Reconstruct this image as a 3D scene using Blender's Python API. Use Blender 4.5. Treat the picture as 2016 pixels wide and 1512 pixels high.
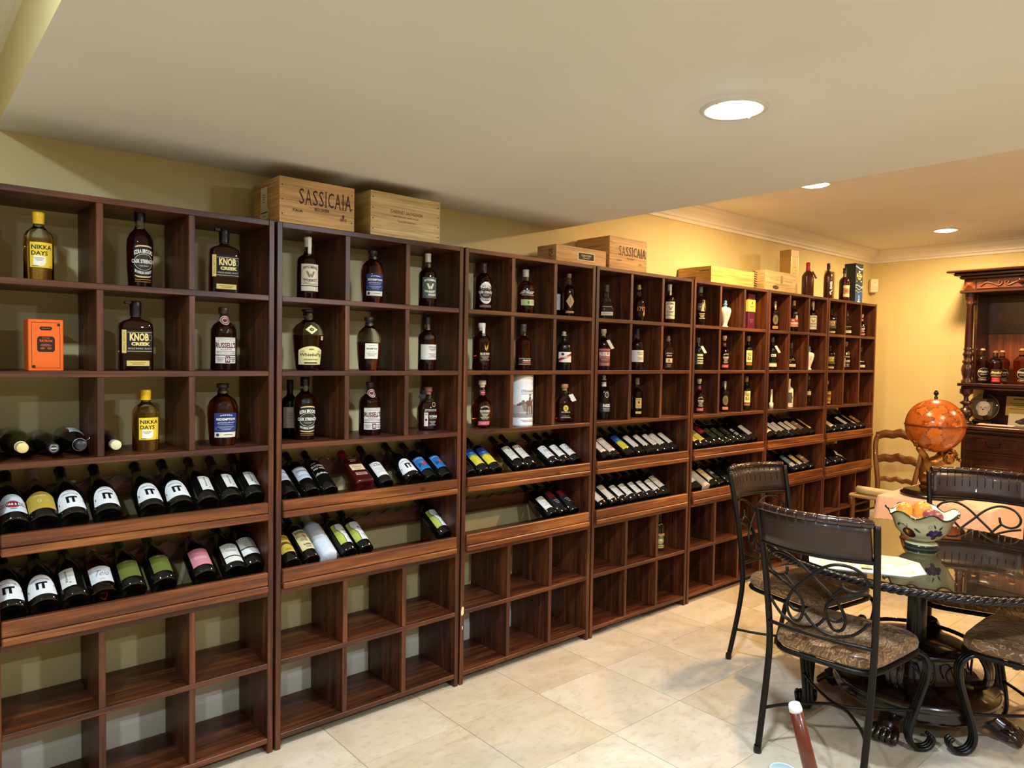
import bpy, bmesh, math, random
from math import sin, cos, pi, radians, sqrt
from mathutils import Vector, Matrix, Euler
random.seed(7)
for _o in list(bpy.data.objects): bpy.data.objects.remove(_o)
SC = bpy.context.scene
COL = SC.collection

# ------------------------------------------------------------------ camera
cd = bpy.data.cameras.new('camera'); cam = bpy.data.objects.new('camera', cd); COL.objects.link(cam)
YAW, PITCH, ROLL = 0.7153721, -0.0390004, 0.0165796
_f = Vector((sin(YAW)*cos(PITCH), cos(YAW)*cos(PITCH), sin(PITCH)))
_r = Vector((cos(YAW), -sin(YAW), 0)); _u = _r.cross(_f)
_r2 = _r*cos(ROLL)+_u*sin(ROLL); _u2 = -_r*sin(ROLL)+_u*cos(ROLL)
M = Matrix.Identity(4)
for i in range(3):
    M[i][0] = _r2[i]; M[i][1] = _u2[i]; M[i][2] = -_f[i]
M[0][3], M[1][3], M[2][3] = -1.17311, -2.78329, 1.61960
cam.matrix_world = M
cd.sensor_fit = 'HORIZONTAL'; cd.sensor_width = 36.0; cd.lens = 1423.609/2016*36.0
cd.clip_start = 0.02; cd.clip_end = 60
SC.camera = cam
# ------------------------------------------------------------------ world / exposure
w = bpy.data.worlds.new('world'); SC.world = w; w.use_nodes = True
w.node_tree.nodes['Background'].inputs[0].default_value = (0.9, 0.85, 0.75, 1)
w.node_tree.nodes['Background'].inputs[1].default_value = 0.02
vs = SC.view_settings
vs.view_transform = 'Standard'; vs.look = 'None'; vs.gamma = 1.0; vs.use_curve_mapping = False
vs.exposure = 0.05
# downlights: (x, y, z, watts, colour)   the lamps themselves are built in downlight()
COOL = (0.76, 0.885, 1.0); WARM = (1.0, 0.66, 0.33); NEUT = (0.74, 0.90, 1.0)
ZS, ZC = 2.38, 2.70            # soffit and high ceiling heights
LAMPS = [(0.785, -1.535, ZS, 50, COOL), (0.785, -3.6, ZS, 55, COOL),
         (3.149, -0.607, ZC, 50, WARM), (5.366, -0.607, ZC, 44, WARM),
         (3.149, -2.5, ZC, 60, WARM), (5.366, -2.5, ZC, 44, WARM),
         (-1.5, -1.5, ZC, 45, NEUT), (-2.0, -3.8, ZC, 50, NEUT)]

# ------------------------------------------------------------------ colour / materials
def lin(c):
    if isinstance(c, str):
        c = c.lstrip('#'); c = [int(c[i:i+2], 16)/255 for i in (0, 2, 4)]
    return tuple((v/12.92 if v <= .04045 else ((v+.055)/1.055)**2.4) for v in c)+(1.0,)
MATS = {}
def new_mat(name):
    m = bpy.data.materials.new(name); m.use_nodes = True
    nt = m.node_tree; b = nt.nodes['Principled BSDF']
    return m, nt, b
def mat(c, rough=.5, metal=0, spec=.5, coat=0, name=None, trans=0, ior=1.45, emit=0, sheen=0):
    k = (c, rough, metal, spec, coat, trans, ior, emit, sheen)
    if k in MATS: return MATS[k]
    m, nt, b = new_mat(name or 'paint_'+str(c).strip('#'))
    b.inputs['Base Color'].default_value = lin(c); b.inputs['Roughness'].default_value = rough
    b.inputs['Metallic'].default_value = metal; b.inputs['Specular IOR Level'].default_value = spec
    b.inputs['Coat Weight'].default_value = coat; b.inputs['Transmission Weight'].default_value = trans
    b.inputs['IOR'].default_value = ior; b.inputs['Sheen Weight'].default_value = sheen
    if emit:
        b.inputs['Emission Color'].default_value = lin(c); b.inputs['Emission Strength'].default_value = emit
    # slight surface variation so every material is procedural
    if not trans and not emit:
        n = nt.nodes.new('ShaderNodeTexNoise'); n.inputs['Scale'].default_value = 60; n.inputs['Detail'].default_value = 2
        mr = nt.nodes.new('ShaderNodeMapRange'); mr.inputs[3].default_value = max(.02, rough-.04); mr.inputs[4].default_value = min(1, rough+.04)
        nt.links.new(n.outputs[0], mr.inputs[0]); nt.links.new(mr.outputs[0], b.inputs['Roughness'])
    MATS[k] = m
    return m
def ramp(nt, stops):
    r = nt.nodes.new('ShaderNodeValToRGB'); e = r.color_ramp.elements
    while len(e) < len(stops): e.new(.5)
    for el, (p, c) in zip(e, stops):
        el.position = p; el.color = lin(c) if isinstance(c, str) else (c, c, c, 1)
    return r
def coords(nt, scale, kind='Object', rnd=True):
    tc = nt.nodes.new('ShaderNodeTexCoord'); mp = nt.nodes.new('ShaderNodeMapping')
    mp.inputs['Scale'].default_value = scale
    if rnd:
        oi = nt.nodes.new('ShaderNodeObjectInfo'); ml = nt.nodes.new('ShaderNodeVectorMath'); ml.operation = 'MULTIPLY_ADD'
        cx = nt.nodes.new('ShaderNodeCombineXYZ')
        for i in range(3): nt.links.new(oi.outputs['Random'], cx.inputs[i])
        ml.inputs[1].default_value = (7.3, 11.1, 5.7)
        nt.links.new(cx.outputs[0], ml.inputs[0]); nt.links.new(tc.outputs[kind], ml.inputs[2])
        nt.links.new(ml.outputs[0], mp.inputs['Vector'])
    else: nt.links.new(tc.outputs[kind], mp.inputs['Vector'])
    return mp
def noise(nt, vec, scale, detail=4, rough=.55, dist=0):
    n = nt.nodes.new('ShaderNodeTexNoise'); n.inputs['Scale'].default_value = scale; n.inputs['Detail'].default_value = detail
    n.inputs['Roughness'].default_value = rough; n.inputs['Distortion'].default_value = dist
    if vec: nt.links.new(vec.outputs[0], n.inputs['Vector'])
    return n
def mix(nt, f, a, b, mode='MIX'):
    m = nt.nodes.new('ShaderNodeMix'); m.data_type = 'RGBA'; m.blend_type = mode
    for s, v in ((0, f), (6, a), (7, b)):
        if hasattr(v, 'is_linked') or hasattr(v, 'links'): nt.links.new(v, m.inputs[s])
        else: m.inputs[s].default_value = v if s == 0 else (lin(v) if isinstance(v, str) else v)
    return m.outputs[2]
def bump(nt, b, h, strength=.2, dist=.002):
    bp = nt.nodes.new('ShaderNodeBump'); bp.inputs['Strength'].default_value = strength; bp.inputs['Distance'].default_value = dist
    nt.links.new(h, bp.inputs['Height']); nt.links.new(bp.outputs[0], b.inputs['Normal'])
def wood(name, dark, mid, light, axis, rough=.38, coat=.0, scale=1.0, knots=True):
    m, nt, b = new_mat(name)
    s = [26*scale]*3; s[axis] = 1.6*scale
    mp = coords(nt, s)
    n1 = noise(nt, mp, 1.0, 5, .6, .6)
    r = ramp(nt, [(.28, dark), (.5, mid), (.72, light)])
    nt.links.new(n1.outputs[0], r.inputs[0])
    s2 = [120*scale]*3; s2[axis] = 4*scale
    mp2 = coords(nt, s2); n2 = noise(nt, mp2, 1.0, 3, .6)
    r2 = ramp(nt, [(.35, '#8a8a8a'), (.65, '#ffffff')]); nt.links.new(n2.outputs[0], r2.inputs[0])
    c = mix(nt, .55, r.outputs[0], r2.outputs[0], 'MULTIPLY')
    if knots:
        s3 = [9*scale]*3; s3[axis] = 4.2*scale
        mp3 = coords(nt, s3); v = nt.nodes.new('ShaderNodeTexVoronoi'); v.inputs['Scale'].default_value = 1.0
        nt.links.new(mp3.outputs[0], v.inputs['Vector'])
        r3 = ramp(nt, [(.05, '#3a3a3a'), (.10, '#ffffff')]); nt.links.new(v.outputs['Distance'], r3.inputs[0])
        c = mix(nt, .7, c, r3.outputs[0], 'MULTIPLY')
    nt.links.new(c, b.inputs['Base Color'])
    b.inputs['Roughness'].default_value = rough; b.inputs['Coat Weight'].default_value = coat
    bump(nt, b, n2.outputs[0], .15, .001)
    return m
# stained pine of the racks, grain along x / y / z
RW = [wood('stained_pine_%d' % a, '#240f07', '#512712', '#7e4522', a, .42) for a in range(3)]
RWL = [wood('stained_pine_rail_%d' % a, '#3c1b0b', '#743c19', '#ab6a34', a, .4) for a in range(3)]
CRATE = [wood('crate_pine_%d' % a, '#b98a4e', '#cf9f62', '#e0b57a', a, .6, knots=True) for a in range(3)]
CRATE2 = [wood('crate_pale_%d' % a, '#bd9a5e', '#d0b074', '#dfc48c', a, .6, knots=False) for a in range(3)]
CRATE3 = [wood('crate_yellow_%d' % a, '#c79a48', '#dcb25e', '#e8c678', a, .55, knots=False) for a in range(3)]
MAHOG = [wood('mahogany_%d' % a, '#1c0a06', '#35140b', '#4f2213', a, .3, .3, knots=False) for a in range(3)]
MAHOGL = [wood('mahogany_light_%d' % a, '#4a2010', '#753a20', '#955230', a, .35, .2, knots=False) for a in range(3)]
OAKCH = [wood('walnut_%d' % a, '#4a2c14', '#6e4622', '#8a5c30', a, .35, .2, knots=False) for a in range(3)]
METAL = mat('#1a1714', .42, .55, .5, 0, 'dark_bronze_metal')
BLACKM = mat('#0c0b0b', .32, .3, .5, .2, 'black_iron')

# ------------------------------------------------------------------ mesh helpers
class MB:
    def __init__(s): s.v = []; s.f = []; s.m = []; s.sm = []
    def add(s, verts, faces, mi=0, smooth=False):
        o = len(s.v); s.v += [tuple(p) for p in verts]
        for f in faces: s.f.append([i+o for i in f]); s.m.append(mi); s.sm.append(smooth)
        return s
    def mesh(s, name, mats):
        me = bpy.data.meshes.new(name); me.from_pydata(s.v, [], s.f)
        for m in (mats if isinstance(mats, (list, tuple)) else [mats]): me.materials.append(m)
        for p, mi, sm in zip(me.polygons, s.m, s.sm): p.material_index = mi; p.use_smooth = sm
        me.update(); return me
    def box(s, x0, x1, y0, y1, z0, z1, mi=0, bev=0.0):
        if bev <= 0:
            v = [(x, y, z) for z in (z0, z1) for y in (y0, y1) for x in (x0, x1)]
            return s.add(v, [(0, 2, 3, 1), (4, 5, 7, 6), (0, 1, 5, 4), (2, 6, 7, 3), (0, 4, 6, 2), (1, 3, 7, 5)], mi)
        b = bev; vs = []; idx = {}
        X = (x0, x1); Y = (y0, y1); Z = (z0, z1); sg = (1, -1)
        for i in (0, 1):
            for j in (0, 1):
                for k in (0, 1):
                    for a in range(3):
                        p = [X[i]+sg[i]*b, Y[j]+sg[j]*b, Z[k]+sg[k]*b]
                        p[a] = (X, Y, Z)[a][(i, j, k)[a]]
                        idx[i, j, k, a] = len(vs); vs.append(tuple(p))
        F = []
        c = (sum(X)/2, sum(Y)/2, sum(Z)/2)
        def face(l):
            P = [Vector(vs[q]) for q in l]; n = (P[1]-P[0]).cross(P[2]-P[0]); ctr = sum(P, Vector())/len(P)-Vector(c)
            F.append(l if n.dot(ctr) > 0 else l[::-1])
        for a in range(3):
            o1, o2 = [q for q in range(3) if q != a]
            for sgn in (0, 1):
                l = []
                for (p, q) in ((0, 0), (1, 0), (1, 1), (0, 1)):
                    t = [0, 0, 0]; t[a] = sgn; t[o1] = p; t[o2] = q; l.append(idx[t[0], t[1], t[2], a])
                face(l)
            for p in (0, 1):
                for q in (0, 1):
                    t0 = [0, 0, 0]; t0[o1] = p; t0[o2] = q; t1 = list(t0); t1[a] = 1
                    face([idx[tuple(t0)+(o1,)], idx[tuple(t1)+(o1,)], idx[tuple(t1)+(o2,)], idx[tuple(t0)+(o2,)]])
        for i in (0, 1):
            for j in (0, 1):
                for k in (0, 1): face([idx[i, j, k, 0], idx[i, j, k, 1], idx[i, j, k, 2]])
        return s.add(vs, F, mi)
    def lathe(s, prof, n=24, cx=0, cy=0, cz=0, mi=0, smooth=True, wave=None):
        vs = []; F = []
        rings = []
        for (r, z) in prof:
            if r <= 1e-6: rings.append([len(vs)]); vs.append((cx, cy, cz+z))
            else:
                rg = []
                for i in range(n):
                    a = 2*pi*i/n; k = wave(a, r, z) if wave else (r, z)
                    rg.append(len(vs)); vs.append((cx+k[0]*cos(a), cy+k[0]*sin(a), cz+k[1]))
                rings.append(rg)
        for a, b in zip(rings, rings[1:]):
            if len(a) == 1 and len(b) == 1: continue
            for i in range(n):
                j = (i+1) % n
                if len(a) == 1: F.append((a[0], b[j], b[i]))
                elif len(b) == 1: F.append((a[i], a[j], b[0]))
                else: F.append((a[i], a[j], b[j], b[i]))
        return s.add(vs, F, mi, smooth)
    def tube(s, pts, r, n=8, mi=0, smooth=True, closed=False, flat=None, caps=True):
        P = [Vector(p) for p in pts]; m = len(P)
        R = r if isinstance(r, (list, tuple)) else [r]*m
        if len(R) != m: R = [R[min(len(R)-1, int(i*(len(R)-1)/(m-1)+.5))] for i in range(m)]
        vs = []; F = []; nrm = None
        for i in range(m):
            t = (P[(i+1) % m]-P[i-1]) if closed else (P[min(i+1, m-1)]-P[max(i-1, 0)])
            t.normalize()
            if nrm is None:
                up = Vector((0, 0, 1)) if abs(t.z) < .9 else Vector((1, 0, 0))
                nrm = up.cross(t).normalized() if flat is None else (Vector(flat)-Vector(flat).dot(t)*t).normalized()
            else: nrm = (nrm-nrm.dot(t)*t).normalized()
            bn = t.cross(nrm)
            for k in range(n):
                a = 2*pi*k/n
                vs.append(P[i]+(nrm*cos(a)+bn*sin(a))*R[i])
        for i in range(m if closed else m-1):
            i2 = (i+1) % m
            for k in range(n):
                k2 = (k+1) % n; F.append((i*n+k, i*n+k2, i2*n+k2, i2*n+k))
        if not closed and caps:
            F.append(tuple(range(n))[::-1]); F.append(tuple((m-1)*n+k for k in range(n)))
        return s.add(vs, F, mi, smooth)
    def extrude(s, poly, axis, a, b, mi=0, smooth=False):
        """poly: 2-D points (CCW) in the two other axes, extruded from a to b along axis"""
        n = len(poly); o = [q for q in range(3) if q != axis]; vs = []
        for t in (a, b):
            for p in poly:
                v = [0, 0, 0]; v[axis] = t; v[o[0]] = p[0]; v[o[1]] = p[1]; vs.append(tuple(v))
        F = [tuple(range(n)), tuple(range(2*n-1, n-1, -1))]
        for i in range(n):
            j = (i+1) % n; F.append((i, i+n, j+n, j))
        return s.add(vs, F, mi, smooth)
def smooth_path(P, k=6, closed=False):
    P = [Vector(p) for p in P]; n = len(P); out = []
    for i in range(n if closed else n-1):
        if closed: p0, p1, p2, p3 = P[i-1], P[i], P[(i+1) % n], P[(i+2) % n]
        else: p0, p1, p2, p3 = P[max(i-1, 0)], P[i], P[i+1], P[min(i+2, n-1)]
        for j in range(k):
            t = j/k
            out.append(.5*((2*p1)+(-p0+p2)*t+(2*p0-5*p1+4*p2-p3)*t*t+(-p0+3*p1-3*p2+p3)*t**3))
    if not closed: out.append(P[-1])
    return out
def fix_normals(me):
    bm = bmesh.new(); bm.from_mesh(me); bmesh.ops.recalc_face_normals(bm, faces=bm.faces); bm.to_mesh(me); bm.free(); return me
def ob(name, me, parent=None, loc=(0, 0, 0), rot=None):
    o = bpy.data.objects.new(name, me); COL.objects.link(o); o.location = loc
    if rot: o.rotation_euler = rot
    if parent: o.parent = parent
    return o
def thing(name, label, cat, loc=(0, 0, 0), rot=None, group=None):
    o = ob(name, None, None, loc, rot); o.empty_display_size = .05
    o['label'] = label; o['category'] = cat
    if group: o['group'] = group
    return o
def tag(o, label, cat, group=None):
    o['label'] = label; o['category'] = cat
    if group: o['group'] = group
    return o
def struct(o): o['kind'] = 'structure'; return o
def copy_tree(o, parent=None):
    c = o.copy(); COL.objects.link(c); c.parent = parent
    for ch in list(o.children): copy_tree(ch, c)
    return c
_BX = {}
def bbox(name, m, parent, x0, x1, y0, y1, z0, z1, bev=.0015, loc=True):
    """bevelled board whose origin is its own centre; alike boards share one mesh"""
    d = (round(x1-x0, 4), round(y1-y0, 4), round(z1-z0, 4), m.name, bev)
    if d not in _BX: _BX[d] = MB().box(-d[0]/2, d[0]/2, -d[1]/2, d[1]/2, -d[2]/2, d[2]/2, 0, bev).mesh(name, m)
    return ob(name, _BX[d], parent, ((x0+x1)/2, (y0+y1)/2, (z0+z1)/2))
_TX = {}
def text_geo(s, bold=0.0):
    """flat triangles of a word, fitted to the unit square [-.5,.5]^2"""
    if (s, bold) in _TX: return _TX[s, bold]
    c = bpy.data.curves.new('word', 'FONT'); c.body = s; c.size = 1; c.resolution_u = 2; c.offset = bold
    o = bpy.data.objects.new('word', c); COL.objects.link(o)
    dg = bpy.context.evaluated_depsgraph_get(); me = o.evaluated_get(dg).to_mesh()
    V = [(v.co.x, v.co.y) for v in me.vertices]; F = [tuple(p.vertices) for p in me.polygons]
    o.evaluated_get(dg).to_mesh_clear(); bpy.data.objects.remove(o); bpy.data.curves.remove(c)
    if not V: V = [(0, 0)]; F = []
    x0 = min(v[0] for v in V); x1 = max(v[0] for v in V); y0 = min(v[1] for v in V); y1 = max(v[1] for v in V)
    V = [((a-x0)/max(1e-6, x1-x0)-.5, (b-y0)/max(1e-6, y1-y0)-.5) for a, b in V]
    _TX[s, bold] = (V, F); return V, F
def geo2d(pr):
    """print element -> (verts, faces) in label fractions"""
    k = pr[0]
    if k == 't':      # ('t', text, u, v, w, h, colour[, bold[, slant]])
        V, F = text_geo(pr[1], pr[7] if len(pr) > 7 else 0)
        sl = pr[8] if len(pr) > 8 else 0
        return [(pr[2]+(a+sl*b)*pr[4], pr[3]+b*pr[5]) for a, b in V], F
    if k == 'T':      # rotated text: runs upward
        V, F = text_geo(pr[1], pr[7] if len(pr) > 7 else 0)
        return [(pr[2]-b*pr[4], pr[3]+a*pr[5]) for a, b in V], F
    if k == 'A':      # arched text ('A', text, u, v, w, h, colour, bold, rise)
        V, F = text_geo(pr[1], pr[7])
        return [(pr[2]+a*pr[4], pr[3]+b*pr[5]+pr[8]*(.25-a*a)*4) for a, b in V], F
    if k == 'r':      # ('r', u, v, w, h, colour)
        u, v, w_, h = pr[1:5]; n = max(1, int(w_*8)); V = []; F = []
        for i in range(n+1): V += [(u-w_/2+w_*i/n, v-h/2), (u-w_/2+w_*i/n, v+h/2)]
        for i in range(n): F.append((2*i, 2*i+2, 2*i+3, 2*i+1))
        return V, F
    if k == 'e':      # ellipse
        u, v, w_, h = pr[1:5]; n = 20
        V = [(u, v)]+[(u+w_/2*cos(2*pi*i/n), v+h/2*sin(2*pi*i/n)) for i in range(n)]
        return V, [(0, i+1, (i+1) % n+1) for i in range(n)]
    if k == 'R':      # ring ('R', u, v, w, h, colour, thickness 0..1)
        u, v, w_, h = pr[1:5]; n = 24; t = pr[6]; V = []
        for i in range(n):
            a = 2*pi*i/n; V += [(u+w_/2*cos(a), v+h/2*sin(a)), (u+w_/2*(1-t)*cos(a), v+h/2*(1-t)*sin(a))]
        return V, [(2*i, 2*((i+1) % n), 2*((i+1) % n)+1, 2*i+1) for i in range(n)]
    if k == 'p':      # polygon ('p', [(u,v)..], colour)
        V = list(pr[1]); return V, [tuple(range(len(V)))]
def slice_u(V, F, step=.07):
    """cut 2-D faces into narrow vertical strips so that they can follow a curved wall"""
    from mathutils.geometry import tessellate_polygon
    oV = []; oF = []
    for f in F:
        P = [V[i] for i in f]
        tris = [f] if len(f) == 3 else [tuple(f[i] for i in t) for t in tessellate_polygon([[Vector((a, b, 0)) for a, b in P]])]
        for t in tris:
            T = [V[i] for i in t]; a = min(q[0] for q in T); b = max(q[0] for q in T)
            if b-a < 1e-9: continue
            ar = (T[1][0]-T[0][0])*(T[2][1]-T[0][1])-(T[2][0]-T[0][0])*(T[1][1]-T[0][1])
            if abs(ar) < 1e-12: continue
            if ar < 0: T = T[::-1]
            for k in range(math.floor(a/step), math.floor((b-1e-9)/step)+1):
                poly = T
                for lim, sg in ((k*step, 1), ((k+1)*step, -1)):
                    out = []
                    for i, q in enumerate(poly):
                        r = poly[i-1]; dq = (q[0]-lim)*sg; dr = (r[0]-lim)*sg
                        if (dq >= 0) != (dr >= 0):
                            w_ = dr/(dr-dq); out.append((lim, r[1]+(q[1]-r[1])*w_))
                        if dq >= 0: out.append(q)
                    poly = out
                    if len(poly) < 3: break
                if len(poly) >= 3:
                    o = len(oV); oV += poly; oF.append(tuple(range(o, o+len(poly))))
    return oV, oF
def pcol(pr): return {'t': 6, 'T': 6, 'A': 6, 'r': 5, 'e': 5, 'R': 5, 'p': 2}[pr[0]]
def flat_print(name, prints, w_, h, parent, mapf, rough=.6, off=0.0, curved=False):
    """several print elements as one thin mesh; mapf(u_m, v_m, layer) -> xyz"""
    mb = MB(); mats = []; names = []
    for li, pr in enumerate(prints):
        c = pr[pcol(pr)]
        if c not in names: names.append(c); mats.append(mat(c, rough, 0, .3))
        V, F = slice_u(*geo2d(pr), step=.05) if curved else geo2d(pr)
        mb.add([mapf(u*w_, v*h, .0002+.00012*li+off) for u, v in V], F, names.index(c))
    return ob(name, mb.mesh(name, mats), parent)
# ------------------------------------------------------------------ room shell
YW = 0.33; XB = 6.217; XN = -4.6; YR = -6.6
def paint(name, c, rough=.65):
    m, nt, b = new_mat(name)
    mp = coords(nt, (1, 1, 1), rnd=False); n = noise(nt, mp, 1.1, 3); n2 = noise(nt, mp, 160, 2)
    r = ramp(nt, [(.3, '#f2f2f2'), (.7, '#ffffff')]); nt.links.new(n.outputs[0], r.inputs[0])
    nt.links.new(mix(nt, 1.0, c, r.outputs[0], 'MULTIPLY'), b.inputs['Base Color'])
    b.inputs['Roughness'].default_value = rough; bump(nt, b, n2.outputs[0], .08, .001)
    return m
WALL = paint('yellow_wall_paint', '#d5c48e'); CEIL = paint('white_ceiling_paint', '#e2e0da', .8); TRIM = paint('white_trim_paint', '#e8e3d8', .45)
def sbox(name, m, x0, x1, y0, y1, z0, z1): return struct(ob(name, MB().box(x0, x1, y0, y1, z0, z1).mesh(name, m)))
sbox('wall_left', WALL, XN-.1, XB+.1, YW, YW+.1, -.05, ZC+.1)
sbox('wall_back', WALL, XB, XB+.1, YR, YW, -.05, ZC+.1)
sbox('wall_right', WALL, XN-.1, XB+.1, YR-.1, YR, -.05, ZC+.1)
sbox('wall_front', WALL, XN-.1, XN, YR, YW, -.05, ZC+.1)
sbox('ceiling', CEIL, XN, XB, YR, YW, ZC, ZC+.1)
# dropped soffit between the two higher parts: painted faces, white underside
SX0, SX1 = -0.87, 1.878
mb = MB(); mb.box(SX0, SX1, YR, YW, ZS, ZC+.0)
mb.m = [0 if i == 0 else 1 for i in range(6)]
struct(ob('ceiling_soffit', mb.mesh('ceiling_soffit', [CEIL, WALL])))
# crown moulding: (distance from wall, z)
CR = [(0, ZC), (.115, ZC), (.115, ZC-.012), (.10, ZC-.018), (.095, ZC-.03), (.075, ZC-.042), (.05, ZC-.055), (.034, ZC-.075), (.03, ZC-.09), (.018, ZC-.096), (.016, ZC-.115), (0, ZC-.118)]
def crown(name, axis, wallpos, sgn, a, b):
    poly = [(wallpos+sgn*d, z) for d, z in CR]
    me = fix_normals(MB().extrude(poly, axis, a, b).mesh(name, TRIM)); struct(ob(name, me))
crown('trim_1', 0, YW, -1, SX1, XB); crown('trim_2', 1, XB, -1, YR, YW)
crown('trim_3', 1, SX0, -1, YR, YW); crown('trim_4', 0, YW, -1, XN, SX0); crown('trim_5', 1, SX1, 1, YR, YW)
BBP = [(0, 0), (.016, 0), (.016, .10), (.012, .115), (.012, .13), (.008, .142), (.006, .16), (0, .165)]
def baseb(name, axis, wallpos, sgn, a, b, k=1.0):
    me = fix_normals(MB().extrude([(wallpos+sgn*d, z*k) for d, z in BBP], axis, a, b).mesh(name, TRIM)); struct(ob(name, me))
baseb('baseboard_left', 0, YW, -1, XN, XB, 1.36); baseb('baseboard_back', 1, XB, -1, YR, YW-.02, 1.0)
# ------------------------------------------------------------------ travertine floor
def travertine():
    m, nt, b = new_mat('travertine')
    mp = coords(nt, (1, 1.6, 1)); n = noise(nt, mp, 3.2, 6, .62, .9)
    r = ramp(nt, [(.28, '#c3b59f'), (.42, '#cdc1ac'), (.55, '#d5cab8'), (.72, '#dcd3c3')]); nt.links.new(n.outputs[0], r.inputs[0])
    mp2 = coords(nt, (9, 14, 9)); n2 = noise(nt, mp2, 2.2, 5, .7)
    r2 = ramp(nt, [(.36, '#b99f7c'), (.47, '#ffffff')]); nt.links.new(n2.outputs[0], r2.inputs[0])
    c = mix(nt, .25, r.outputs[0], r2.outputs[0], 'MULTIPLY')
    oi = nt.nodes.new('ShaderNodeObjectInfo'); r3 = ramp(nt, [(0, '#ece6da'), (1, '#ffffff')]); nt.links.new(oi.outputs['Random'], r3.inputs[0])
    nt.links.new(mix(nt, 1.0, c, r3.outputs[0], 'MULTIPLY'), b.inputs['Base Color'])
    rr = ramp(nt, [(.3, .42), (.7, .26)]); nt.links.new(n.outputs[0], rr.inputs[0]); nt.links.new(rr.outputs[0], b.inputs['Roughness'])
    bump(nt, b, n2.outputs[0], .05, .001)
    return m
TRAV = travertine(); GROUT = mat('#a5977f', .9, name='grout')
floor = sbox('floor', GROUT, XN-.1, XB+.1, YR-.1, YW+.1, -.05, -.0015)
TP = 0.4725; gx0 = 0.235-TP*11; gy0 = -0.307-TP*14; g = .0016
far = MB(); _tm = {}
for i in range(-1, 26):
    for j in range(-1, 18):
        x0 = max(XN, gx0+i*TP)+g; x1 = min(XB, gx0+(i+1)*TP)-g; y0 = max(YR, gy0+j*TP)+g; y1 = min(YW, gy0+(j+1)*TP)-g
        if x1-x0 < .02 or y1-y0 < .02: continue
        if x0 > -.3 and y1 > -2.75+max(0, (1.6-x0))*.9-.3 and x0 < XB:
            k = (round(x1-x0, 3), round(y1-y0, 3))
            if k not in _tm: _tm[k] = MB().box(-(x1-x0)/2, (x1-x0)/2, -(y1-y0)/2, (y1-y0)/2, -.0014, 0, 0, .0005).mesh('tile', TRAV)
            ob('tile', _tm[k], floor, ((x0+x1)/2, (y0+y1)/2, 0))
        else: far.box(x0, x1, y0, y1, -.0014, 0)
ft = ob('tile_field', far.mesh('tile_field', TRAV), floor); ft['kind'] = 'stuff'
# ------------------------------------------------------------------ recessed downlights
def lamp_mat(c, s):
    m, nt, b = new_mat('lamp_lens'); b.inputs['Base Color'].default_value = (*c, 1)
    b.inputs['Emission Color'].default_value = (*c, 1); b.inputs['Emission Strength'].default_value = s; return m
LL = ['large white recessed downlight in the dropped grey ceiling', 'recessed downlight further along the dropped ceiling, outside the picture', 'warm downlight by the edge of the dropped ceiling', 'warm downlight nearest the far yellow wall',
      'warm downlight on the near side of the dining table', 'warm downlight over the carved cabinet side', 'pale downlight left of the dropped ceiling near the racks', 'pale downlight left of the dropped ceiling, behind the viewer']
TRING = mat('#d9d6cf', .4, 0, .5, 0, 'lamp_trim')
for i, (x, y, z, watts, c) in enumerate(LAMPS):
    t = thing('recessed_light', LL[i], 'ceiling light', (x, y, z), None, 'recessed downlights')
    ob('trim_ring', MB().lathe([(.072, -.001), (.074, -.006), (.098, -.006), (.102, -.001)], 40).mesh('trim_ring', TRING), t)
    ob('lens', MB().lathe([(0, -.017), (.03, -.0155), (.055, -.011), (.068, -.0065), (.072, -.003)], 32).mesh('lens', lamp_mat(c, 90)), t)
    for q in (0, 1):
        ob('screw', MB().lathe([(0, -.009), (.004, -.0085), (.005, -.006)], 8, (-1)**q*.088).mesh('screw', TRING), t)
    ld = bpy.data.lights.new('downlight', 'AREA'); ld.shape = 'DISK'; ld.size = .14; ld.energy = watts; ld.color = c; ld.spread = radians(180)
    lo = ob('bulb', ld, t, (0, 0, -.019))
# motion sensor in the far corner
t = thing('motion_sensor', 'small white motion sensor in the far wall corner', 'sensor', (XB-.052, YW-.052, 2.30), (0, 0, radians(-45)))
ob('housing', MB().box(-.035, .035, -.022, .03, 0, .13, 0, .006).mesh('housing', mat('#e9dfc8', .5)), t)
ob('sensor_window', MB().box(-.026, .026, -.026, -.021, .02, .06, 0, .002).mesh('sensor_window', mat('#d8cbb0', .35)), t)
ob('indicator', MB().lathe([(0, .003), (.004, .002), (.005, 0)], 10).mesh('indicator', mat('#b9a98c', .4)), t, (0, -.022, .095), (radians(90), 0, 0))
# ------------------------------------------------------------------ seven racks
W = 0.931388; RD = 0.31; TH = .022
NTH = ['leftmost', 'second', 'third', 'fourth', 'fifth', 'sixth', 'rightmost']
def scallop_mesh(w_, n=10, h=.062, th=.018):
    top = []; m = n*12
    for i in range(m+1):
        x = -w_/2+w_*i/m; ph = (x/(w_/n)+.5) % 1.0
        top.append((x, h-.0095*(1+cos(2*pi*(ph-.5)))))
    vs = []; F = []
    for (x, z) in top: vs += [(x, -th/2, z), (x, th/2, z), (x, -th/2, -.02), (x, th/2, -.02)]
    for i in range(m):
        a = 4*i; b = a+4
        F += [(a, a+1, b+1, b)[::-1], (a+2, b+2, b+3, a+3)[::-1], (a, b, b+2, a+2)[::-1], (a+1, a+3, b+3, b+1)[::-1]]
    F += [(0, 1, 3, 2), (4*m, 4*m+2, 4*m+3, 4*m+1)]
    return fix_normals(MB().add(vs, F).mesh('scalloped_rest', RW[0]))
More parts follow.
